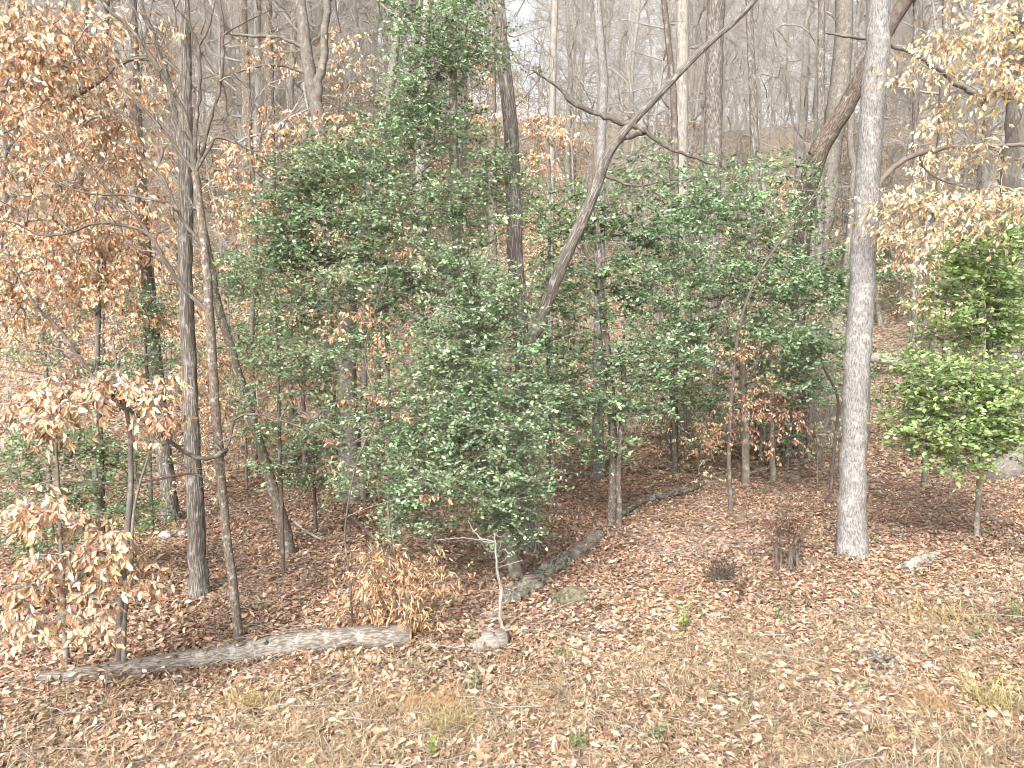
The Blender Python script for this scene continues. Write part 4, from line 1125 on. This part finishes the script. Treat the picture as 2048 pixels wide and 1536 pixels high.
def bramble(label, px, py, n, wpx, hpx, mat='paletwig', r=.0022):
    b = G(px, py).copy(); Y = b[1]
    b[2] = float(g(b[0], b[1]))
    root = thing('bramble', label, 'bramble', b)
    w, h = wpx / F * Y, hpx / F * Y
    a = rng.uniform(0, 6.28, n)
    S = np.stack([b[0] + rng.normal(0, w * .4, n), b[1] + rng.normal(0, w * .3, n)], 1)
    ln = rng.uniform(.4, 1.2, n) * w
    u = np.linspace(0, 1, 8)
    P = np.zeros((n, 8, 3))
    P[:, :, 0] = S[:, :1] + np.cos(a)[:, None] * ln[:, None] * u
    P[:, :, 1] = S[:, 1:] + np.sin(a)[:, None] * ln[:, None] * u
    P[:, :, 2] = g(P[:, :, 0], P[:, :, 1]) + 4 * u * (1.05 - u) * (rng.uniform(.3, 1, n) * h)[:, None] + .01
    P[:, 1:] += rng.normal(0, .012, (n, 7, 3))
    mb = MB(); add_tubes(mb, P, np.linspace(r, r * .4, 8)[None] * rng.uniform(.6, 1.6, (n, 1)), 4)
    m = n * 3
    B = P[rng.integers(0, n, m), rng.integers(1, 7, m)]
    d = nrm(rng.normal(0, 1, (m, 3)) + np.array([0, 0, .5])); l2 = rng.uniform(.06, .25, (m, 1))
    add_tubes(mb, np.stack([B, B + d * l2 * .5 + rng.normal(0, .01, (m, 3)), B + d * l2], 1), np.tile([r * .6, r * .5, r * .3], (m, 1)), 3)
    mb.build('stem', M[mat], root, b)['kind'] = 'stuff'
bramble('grey arching bramble canes left of the dry shrub', 1400, 1120, 34, 150, 50)
bramble('grey bramble canes between the dark branch and the dry shrub', 1480, 1060, 26, 150, 60, 'twig')
bramble('brown thin canes right of the pale trunk', 1850, 1030, 26, 170, 70, 'twig')
bramble('fine dead canes in front of the forked spotted tree', 560, 1180, 26, 150, 60, 'twig')
bramble('dark tangled sticks behind the furrowed left tree', 340, 1040, 26, 150, 40, 'darktwig', .006)
bramble('thin canes around the mossy log', 1000, 1150, 24, 130, 60, 'twig')
bramble('dry brown canes under the rust leaved sapling', 1560, 1010, 40, 150, 80, 'darktwig', .0018)
bramble('bare white twigs hanging before the right bush', 2030, 760, 8, 60, 20, 'paletwig')

# fresh green seedlings in the litter
def seedling(label, px, py, wpx, hpx, n, cols, size=(.02, .04)):
    b = G(px, py).copy(); Y = b[1]
    b[2] = float(g(b[0], b[1]))
    root = thing('seedling', label, 'plant', b)
    w, h = wpx / F * Y, hpx / F * Y
    ns = max(3, n // 9)
    a = rng.uniform(0, 6.28, ns); rr = rng.uniform(0, 1, ns) * w * .5
    S = np.stack([b[0] + rr * .3 * np.cos(a), b[1] + rr * .3 * np.sin(a), np.full(ns, b[2])], 1)
    E = np.stack([b[0] + rr * np.cos(a), b[1] + rr * np.sin(a) * .7, b[2] + h * rng.uniform(.5, 1.05, ns)], 1)
    mid = (S + E) / 2 + rng.normal(0, .012, (ns, 3))
    mb = MB(); add_tubes(mb, np.stack([S, mid, E], 1), np.tile([.0022, .0018, .001], (ns, 1)), 4)
    mb.build('stem', M['hollybark'], root, b)['kind'] = 'stuff'
    LV = Leaves()
    k = rng.integers(0, ns, n); u = rng.uniform(.3, 1.05, (n, 1))
    P = S[k] + (E[k] - S[k]) * u + rng.normal(0, .012, (n, 3))
    d = rng.normal(0, 1, (n, 3)); d[:, 2] = d[:, 2] * .4 + .3
    LV.add(P, d, np.array([0, -.2, 1.0]) + rng.normal(0, .4, (n, 3)), rng.uniform(*size, n), palette(cols, n, .15))
    LV.build('foliage', 'small', M['fresh'], root, b)
C_YG = [lin(150, 158, 96), lin(136, 148, 86), lin(164, 168, 112)]
C_SG = [lin(112, 130, 86), lin(126, 142, 98), lin(96, 114, 74)]
for a in (('yellow green seedling clump in the litter below the bleached twigs', 1372, 1262, 90, 62, 110, C_YG), ('green seedling in front of the round stone', 1134, 1214, 50, 40, 50, C_SG),
          ('low green leaves below the pale broken wood', 1130, 1318, 70, 24, 40, C_SG), ('grey green sprig right of the yellow green clump', 1572, 1250, 60, 44, 60, C_SG), ('bright sprig near the right edge', 2024, 1244, 50, 50, 60, C_SG),
          ('small sprig in the dry grass at the right', 1950, 1284, 34, 44, 34, C_SG), ('green sprig at the bottom middle', 1152, 1510, 60, 70, 60, C_SG), ('tiny green rosette right of the bottom middle', 1312, 1486, 50, 34, 36, C_SG),
          ('green tuft left of the stubby log', 938, 1288, 40, 40, 40, C_SG), ('dark green sprig below the stubby log', 950, 1384, 60, 50, 44, C_SG), ('yellow green shoots at the bottom edge', 868, 1520, 50, 60, 50, C_YG),
          ('green weeds right of the pale trunk foot', 1752, 1088, 60, 28, 50, C_SG), ('green weeds left of the pale trunk foot', 1640, 1098, 60, 24, 44, C_SG), ('yellowish weeds below the right bush stem', 1964, 1072, 50, 16, 30, C_YG),
          ('pale green sprig behind the long log', 210, 1292, 40, 26, 26, C_SG), ('small green weeds at the lower right', 1716, 1392, 30, 24, 24, C_SG)):
    seedling(*a)

# pine needle clumps
def needles(name, label, px, py, n, wpx, hpx, cols, az=None):
    b = G(px, py).copy(); Y = b[1]
    mb = MB()
    w = wpx / F * Y
    blades(b[0] + rng.normal(0, w * .3, n), b[1] + rng.normal(0, w * .15, n), n, (.3 * hpx / F * Y, hpx / F * Y), (.5, 2.2), cols, mb, .0013, None if az is None else rng.normal(az, .5, n))
    o = mb.build(name, M['straw'])
    o['kind'] = 'stuff'
    return tag(o, label, 'grass tuft')
needles('needle_clump', 'orange brown pine needle clump in the foreground grass', 850, 1420, 170, 150, 50, [lin(172, 132, 88), lin(160, 120, 80), lin(182, 148, 104)], .6)
needles('needle_clump', 'orange brown needles at the lower right', 1880, 1430, 150, 130, 60, [lin(172, 136, 96), lin(160, 124, 86)], 2.2)
needles('grass_tuft', 'yellow green fine grass tuft at the lower right', 1992, 1420, 150, 110, 100, [lin(168, 160, 104), lin(156, 148, 96), lin(180, 168, 118)])
needles('grass_tuft', 'olive grass tuft in the middle foreground', 900, 1460, 160, 120, 50, [lin(150, 140, 84), lin(170, 156, 100)])
needles('grass_tuft', 'olive grass tuft right of the yellow green seedlings', 1890, 1250, 160, 130, 60, [lin(170, 156, 100), lin(190, 170, 118)])
needles('grass_tuft', 'green tinged grass tuft at the left of the foreground', 500, 1412, 140, 110, 40, [lin(160, 150, 92), lin(186, 166, 112)])

def bark_heap():
    b = G(1756, 1328).copy()
    b[2] = float(g(b[0], b[1]))
    root = thing('bark_heap', 'small heap of grey brown bark scraps in the right foreground', 'bark', b)
    for k in range(16):
        c = b + np.array([rng.normal(0, .09), rng.normal(0, .06), rng.uniform(.02, .10)])
        d = nrm(rng.normal(0, 1, 3) * np.array([1, 1, .35]))
        ln = rng.uniform(.02, .055)
        mb = MB(); add_tubes(mb, np.array([[c - d * ln, c + rng.normal(0, .008, 3), c + d * ln]]), np.array([[.010, .022, .012]]) * rng.uniform(.6, 1.3), 6, .15, cap=True)
        mb.build('bark_scrap', M['furrow'], root, b)
bark_heap()

def drifts():
    LV = Leaves()
    for Q, q in DRIFT:
        n = int(len(Q) * 14)
        k = rng.integers(0, len(Q), n)
        side = nrm(np.cross(np.gradient(Q, axis=0), [0, 0, 1.0]))[k]
        off = rng.normal(0, 1.0, n) * (q[k] + .03)
        p = Q[k] + side * off[:, None] + rng.normal(0, .03, (n, 3))
        h = np.sqrt(np.maximum(0, 1 - (off / np.maximum(q[k], .01)) ** 2)) * q[k]
        gz = g(p[:, 0], p[:, 1])
        top = np.where(h > 0, Q[k][:, 2] + h + .006, gz + .03)
        use = (np.abs(off) > q[k] * .9) | (rng.random(n) < .22)
        p[:, 2] = np.maximum(gz + rng.uniform(.02, .09, n), np.where(np.abs(off) <= q[k] * .9, top, 0))
        p = p[use]; n = len(p)
        a = rng.uniform(0, 6.28, n)
        LV.add(p, np.stack([np.cos(a), np.sin(a), rng.normal(.05, .3, n)], 1), np.stack([rng.normal(0, .5, n), rng.normal(-.1, .5, n), np.ones(n)], 1), rng.uniform(.035, .085, n), palette(C_WOOD, n, .18))
    o = LV.build('leaf_drift', 'oak', M['litter'])
    tag(o, 'dry leaves drifted against the fallen logs and sticks', 'leaf litter', kind='stuff')
drifts()

# fallen twigs, too many to count
def twig_litter():
    n = 2600
    y = rng.uniform(4.6, 17, n); x = rng.uniform(-.7, .7, n) * y
    a = rng.uniform(0, 6.28, n); ln = rng.uniform(.12, 1.1, n) * rng.uniform(.3, 1, n) ** 1.5
    u = np.linspace(-.5, .5, 5)
    P = np.zeros((n, 5, 3))
    P[:, :, 0] = x[:, None] + np.cos(a)[:, None] * ln[:, None] * u
    P[:, :, 1] = y[:, None] + np.sin(a)[:, None] * ln[:, None] * u
    P[:, :, 2] = g(P[:, :, 0], P[:, :, 1]) + .05 + rng.uniform(-.04, .06, n)[:, None] + (rng.normal(0, .12, n) * ln)[:, None] * u
    P[:, 1:-1] += rng.normal(0, .008, (n, 3, 3))
    mb = MB(); add_tubes(mb, P, np.linspace(1, .5, 5)[None] * rng.uniform(.0012, .0055, (n, 1)), 3)
    tag(mb.build('fallen_twigs', M['paletwig']), 'thin grey fallen twigs scattered over the leaves', 'twigs', kind='stuff')
twig_litter()

# ------------------------------------------------------------------ the woods behind: prototypes and copies
def proto_bare(h, r, spread, n, lean, bend=0.0):
    root = thing('bare_tree', 'x', 'tree')
    P = np.array([[0, 0, -.3], [0, 0, 0], [lean * .15 + bend, bend * .5, h * .3], [lean * .5 - bend * .4, .1, h * .6], [lean, 0, h]])
    Q, q = resample(P, np.array([r * 1.15, r, r * .85, r * .6, r * .12]), 26, .3)
    mb = MB(); add_tubes(mb, Q[None], q[None], 8, .03, flare=.4)
    mb.build('trunk', M['farbark'], root)
    z = h * (.14 + .88 * rng.uniform(0, 1, n) ** .9)
    rad = spread * np.clip(1.2 - np.abs(z / h - .5) * 1.0, .2, 1) * np.sqrt(rng.uniform(.05, 1, n))
    a = rng.uniform(0, 6.28, n)
    T = np.stack([rad * np.cos(a) + lean * z / h, rad * np.sin(a), z + rad * .35], 1)
    sk = Skel(list(Q[4:]), list(q[4:]))
    sk.grow(T, up=.02, climb=1.0, seg=.5, jit=.08)
    mb = MB(); sk.tubes(mb, .0085, .48, 3)
    E = np.array(sk.pos)[sk.ends]; D = np.array(sk.dirs)
    k = 9
    m = len(E) * k
    d = nrm(np.repeat(D, k, 0) + rng.normal(0, .6, (m, 3)) + np.array([0, 0, .2]))
    S = np.repeat(E, k, 0) - np.repeat(D, k, 0) * rng.uniform(0, .8, (m, 1))
    ln = rng.uniform(.35, 1.3, (m, 1))
    add_tubes(mb, np.stack([S, S + d * ln * .5 + rng.normal(0, .06, (m, 3)), S + d * ln], 1), np.tile([.006, .005, .0035], (m, 1)), 3)
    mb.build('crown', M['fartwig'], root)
    return root

def proto_leafy(name, h, spread, n, leaf, bark, z0=.1):
    root = thing(name, 'x', 'tree')
    P = np.array([[0, 0, -.2], [0, 0, 0], [.1, 0, h * .4], [-.05, .1, h * .75], [.1, 0, h]])
    Q, q = resample(P, np.array([.05, .045, .038, .025, .008]) * h / 4.5, 18, .2)
    mb = MB(); add_tubes(mb, Q[None], q[None], 7, .02)
    mb.build('trunk', M[bark], root)
    z = h * (z0 + (1.02 - z0) * rng.uniform(0, 1, n))
    rad = spread * np.clip(1.2 - z / h * .9, .15, 1) * np.sqrt(rng.uniform(.02, 1, n))
    a = rng.uniform(0, 6.28, n)
    T = np.stack([rad * np.cos(a), rad * np.sin(a), z], 1)
    sk = Skel(list(Q[3:]), list(q[3:]))
    sk.grow(T, up=.06, climb=.8, seg=.35, jit=.06)
    mb = MB(); sk.tubes(mb, .004, .5, 3)
    LV = Leaves()
    spray(sk, LV, mb, leaf['twigs'], leaf['tl'], leaf['per'], leaf['size'], leaf['cols'], None, leaf['style'], .003)
    LV.build('foliage', leaf['shape'], M[leaf['mat']], root)
    mb.build('crown', M['twig'], root)
    return root

def proto_whips(n, h):
    root = thing('brush', 'x', 'bush')
    mb = MB()
    m = n
    a = rng.uniform(0, 6.28, m); ln = rng.uniform(.5, 1, m) * h
    S = np.stack([rng.normal(0, .35, m), rng.normal(0, .35, m), np.full(m, -.1)], 1)
    tilt = rng.uniform(.05, .5, m)
    D = np.stack([np.cos(a) * tilt, np.sin(a) * tilt, np.ones(m)], 1)
    u = np.linspace(0, 1, 6)
    P = S[:, None] + D[:, None] * (u[None, :, None] * ln[:, None, None]) + rng.normal(0, .05, (m, 6, 3)) * u[None, :, None]
    P[:, :, 2] -= (u ** 2)[None] * (tilt * ln * .4)[:, None]
    add_tubes(mb, P, np.linspace(.009, .002, 6)[None] * rng.uniform(.6, 1.4, (m, 1)), 4)
    k = 9
    i = rng.integers(1, 6, (m, k))
    B = P[np.arange(m)[:, None], i].reshape(-1, 3)
    d = nrm(np.repeat(D, k, 0) * .7 + rng.normal(0, .7, (m * k, 3)))
    l2 = rng.uniform(.2, .8, (m * k, 1))
    add_tubes(mb, np.stack([B, B + d * l2 * .5 + rng.normal(0, .03, (m * k, 3)), B + d * l2], 1), np.tile([.004, .003, .0015], (m * k, 1)), 3)
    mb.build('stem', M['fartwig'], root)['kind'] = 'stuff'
    return root

bare = [(proto_bare(17, .15, 3.6, 200, 1.2, .3), 'medium'), (proto_bare(19, .22, 4.2, 220, -1.2, -.3), 'stout'), (proto_bare(14, .10, 3.0, 200, 2.4, .5), 'leaning slim'), (proto_bare(16, .12, 3.2, 190, -2.0, .4), 'crooked'),
        (proto_bare(11, .06, 2.6, 180, 1.6, -.3), 'thin'), (proto_bare(20, .26, 4.4, 220, .5, .2), 'very stout')]
cop = LF('dry', size=(.08, .12), per=5, twigs=4, tl=(.2, .5))
copper = [(proto_leafy('beech_sapling', 5.5, 2.2, 120, cop, 'beech'), 'broad copper leaved'), (proto_leafy('beech_sapling', 4.2, 1.8, 90, cop, 'beech'), 'low copper leaved'), (proto_leafy('beech_sapling', 7, 2.4, 140, cop, 'beech', .2), 'tall copper leaved')]
gold = [(proto_leafy('beech_sapling', 5.0, 2.1, 100, dict(cop, cols=C_GOLD), 'beech'), 'pale golden leaved')]
hol = LF('holly', size=(.07, .115), per=8, twigs=4, tl=(.25, .55))
hollies = [(proto_leafy('holly_sapling', 4.5, 1.6, 80, hol, 'hollybark'), 'tall green'), (proto_leafy('holly_sapling', 3.0, 1.6, 70, hol, 'hollybark'), 'low spreading green')]
whips = [(proto_whips(16, 3.2), 'medium grey'), (proto_whips(12, 4.5), 'tall grey'), (proto_whips(22, 2.2), 'low dense grey')]

def proto_thin(h, r, n, bend):
    root = thing('thin_sapling', 'x', 'tree')
    P = np.array([[0, 0, -.1], [bend * .3, 0, h * .3], [bend, .1, h * .65], [bend * .6, 0, h]])
    Q, q = resample(P, np.array([r, r * .8, r * .5, r * .15]), 16, .5)
    mb = MB(); add_tubes(mb, Q[None], q[None], 6, .03)
    mb.build('trunk', M['twig'], root)
    k = rng.integers(5, 16, n)
    sk = Skel(list(Q[4:]), list(q[4:])).grow(Q[k] + rng.normal(0, .35, (n, 3)) + np.array([0, 0, .35]), seg=.2, jit=.08)
    mb = MB(); sk.tubes(mb, .0028, .5, 3)
    mb.build('crown', M['twig'], root)
    return root
thins = [(proto_thin(3.2, .016, 16, .25), 'curved'), (proto_thin(4.2, .02, 22, -.2), 'upright'), (proto_thin(2.2, .011, 12, .3), 'short')]

low = LF('dry', size=(.05, .085), per=5, twigs=3, tl=(.1, .3))
lows = [(proto_leafy('dry_seedling', 1.3, .7, 20, dict(low, cols=C_COPPER), 'spotty', .15), 'rounded copper'), (proto_leafy('dry_seedling', .9, .6, 14, dict(low, cols=C_RUST), 'spotty', .15), 'low rust brown'),
        (proto_leafy('dry_seedling', 1.7, .8, 22, dict(low, cols=C_GOLD), 'spotty', .2), 'taller straw coloured')]

first = set()
placed = []
def put(proto, x, y, sc, noun):
    pr, look = proto
    if 1690 < 1024 + F * x / y < 1850 and y < 30:      # an open gap beside the pale trunk
        return None
    o = pr if pr.name not in first else copy_tree(pr)
    first.add(pr.name)
    o.location = (x, y, float(g(x, y)))
    o.rotation_euler = (rng.normal(0, .03), rng.normal(0, .03), rng.uniform(0, 6.28))
    o.scale = (sc, sc, sc)
    placed.append((o, look, noun, x, y))
    return o

for y in np.concatenate([rng.uniform(23, 40, 42), rng.uniform(40, 65, 64), rng.uniform(65, 104, 74)]):
    put(bare[rng.choice(6, p=[.2, .1, .22, .22, .2, .06])], rng.uniform(-.7, .7) * (y + 1), y, rng.uniform(.8, 1.2), 'bare tree')
for k in range(120):
    y = rng.uniform(12.5, 50)
    u = rng.uniform(-.68, -.16) if k < 54 else rng.uniform(-.14, .68)
    if k >= 54 and (u > .3 or rng.random() < .3):
        put(gold[0], u * y, y + 3, rng.uniform(.6, 1.1), 'young beech')
    else:
        put(copper[rng.integers(3)], u * y, y if k < 54 else y + 8, rng.uniform(.5, 1.0), 'young beech')
for k in range(64):
    y = rng.uniform(13, 46)
    u = rng.uniform(-.62, .66)
    if u < -.15 and rng.random() < .35:
        u = abs(u)
    put(hollies[rng.integers(2)], u * y, y + 2, rng.uniform(.5, 1.1), 'holly')
for k in range(110):
    y = rng.uniform(16, 52)
    put(whips[rng.integers(3)], rng.uniform(-.68, .68) * y, y, rng.uniform(.6, 1.3), 'bare brush')
for k in range(56):
    y = rng.uniform(11.5, 24)
    u = rng.uniform(-.62, .62)
    if y < 13.5 and u > .2:
        y += 3
    put(lows[rng.integers(3)], u * y, y, rng.uniform(.6, 1.25), 'dry seedling')
for k in range(56):
    y = rng.uniform(32, 70)
    put(copper[rng.integers(3)] if rng.random() < .6 else gold[0], rng.uniform(-.66, .66) * y, y, rng.uniform(.7, 1.3), 'young beech')
for k in range(34):
    y = rng.uniform(13, 22)
    u = rng.uniform(-.62, .62)
    put(thins[rng.integers(3)], u * y, y, rng.uniform(.7, 1.2), 'thin bare sapling')
for pr, _ in bare + copper + gold + hollies + whips + thins + lows:
    if pr.name not in first:
        for ch in list(pr.children):
            bpy.data.objects.remove(ch)
        bpy.data.objects.remove(pr)

MARKS = [(130, 'at the left edge'), (330, 'left of the furrowed tree'), (480, 'behind the spotted forked tree'), (580, 'just right of the spotted tree'), (680, 'behind the forked beech'), (880, 'behind the big holly at left'), (1060, 'behind the big holly at right'),
         (1180, 'right of the big holly'), (1330, 'right of the slender white tree'), (1460, 'behind the widest furrowed oak'), (1600, 'left of the leaning brown tree'), (1790, 'behind the pale trunk'), (1920, 'right of the pale trunk'), (9999, 'at the right edge')]
def assign_labels():
    byk = {}
    for o, look, noun, x, y in placed:
        px = 1024 + F * x / y
        mk = next(t for lim, t in MARKS if px < lim)
        tier = ('near' if y < 24 else 'mid-distance' if y < 42 else 'far' if y < 66 else 'farthest')
        byk.setdefault((look, noun, tier, mk), []).append((px, o))
    ords = ['first', 'second', 'third', 'fourth', 'fifth', 'sixth', 'seventh']
    for (look, noun, tier, mk), lst in byk.items():
        lst.sort(key=lambda t: t[0])
        for k, (_, o) in enumerate(lst):
            lab = f'{tier} {look} {noun} {mk}'
            if len(lst) > 1:
                lab += f', {ords[min(k, 6)]} from left'
            o['label'] = lab
            o['group'] = {'bare tree': 'bare trees up the hillside', 'young beech': 'young beeches in the woods behind', 'holly': 'young hollies in the woods behind', 'bare brush': 'bare brush in the woods', 'thin bare sapling': 'thin bare saplings between the trees', 'dry seedling': 'dry leaved seedlings under the trees'}[noun]
assign_labels()
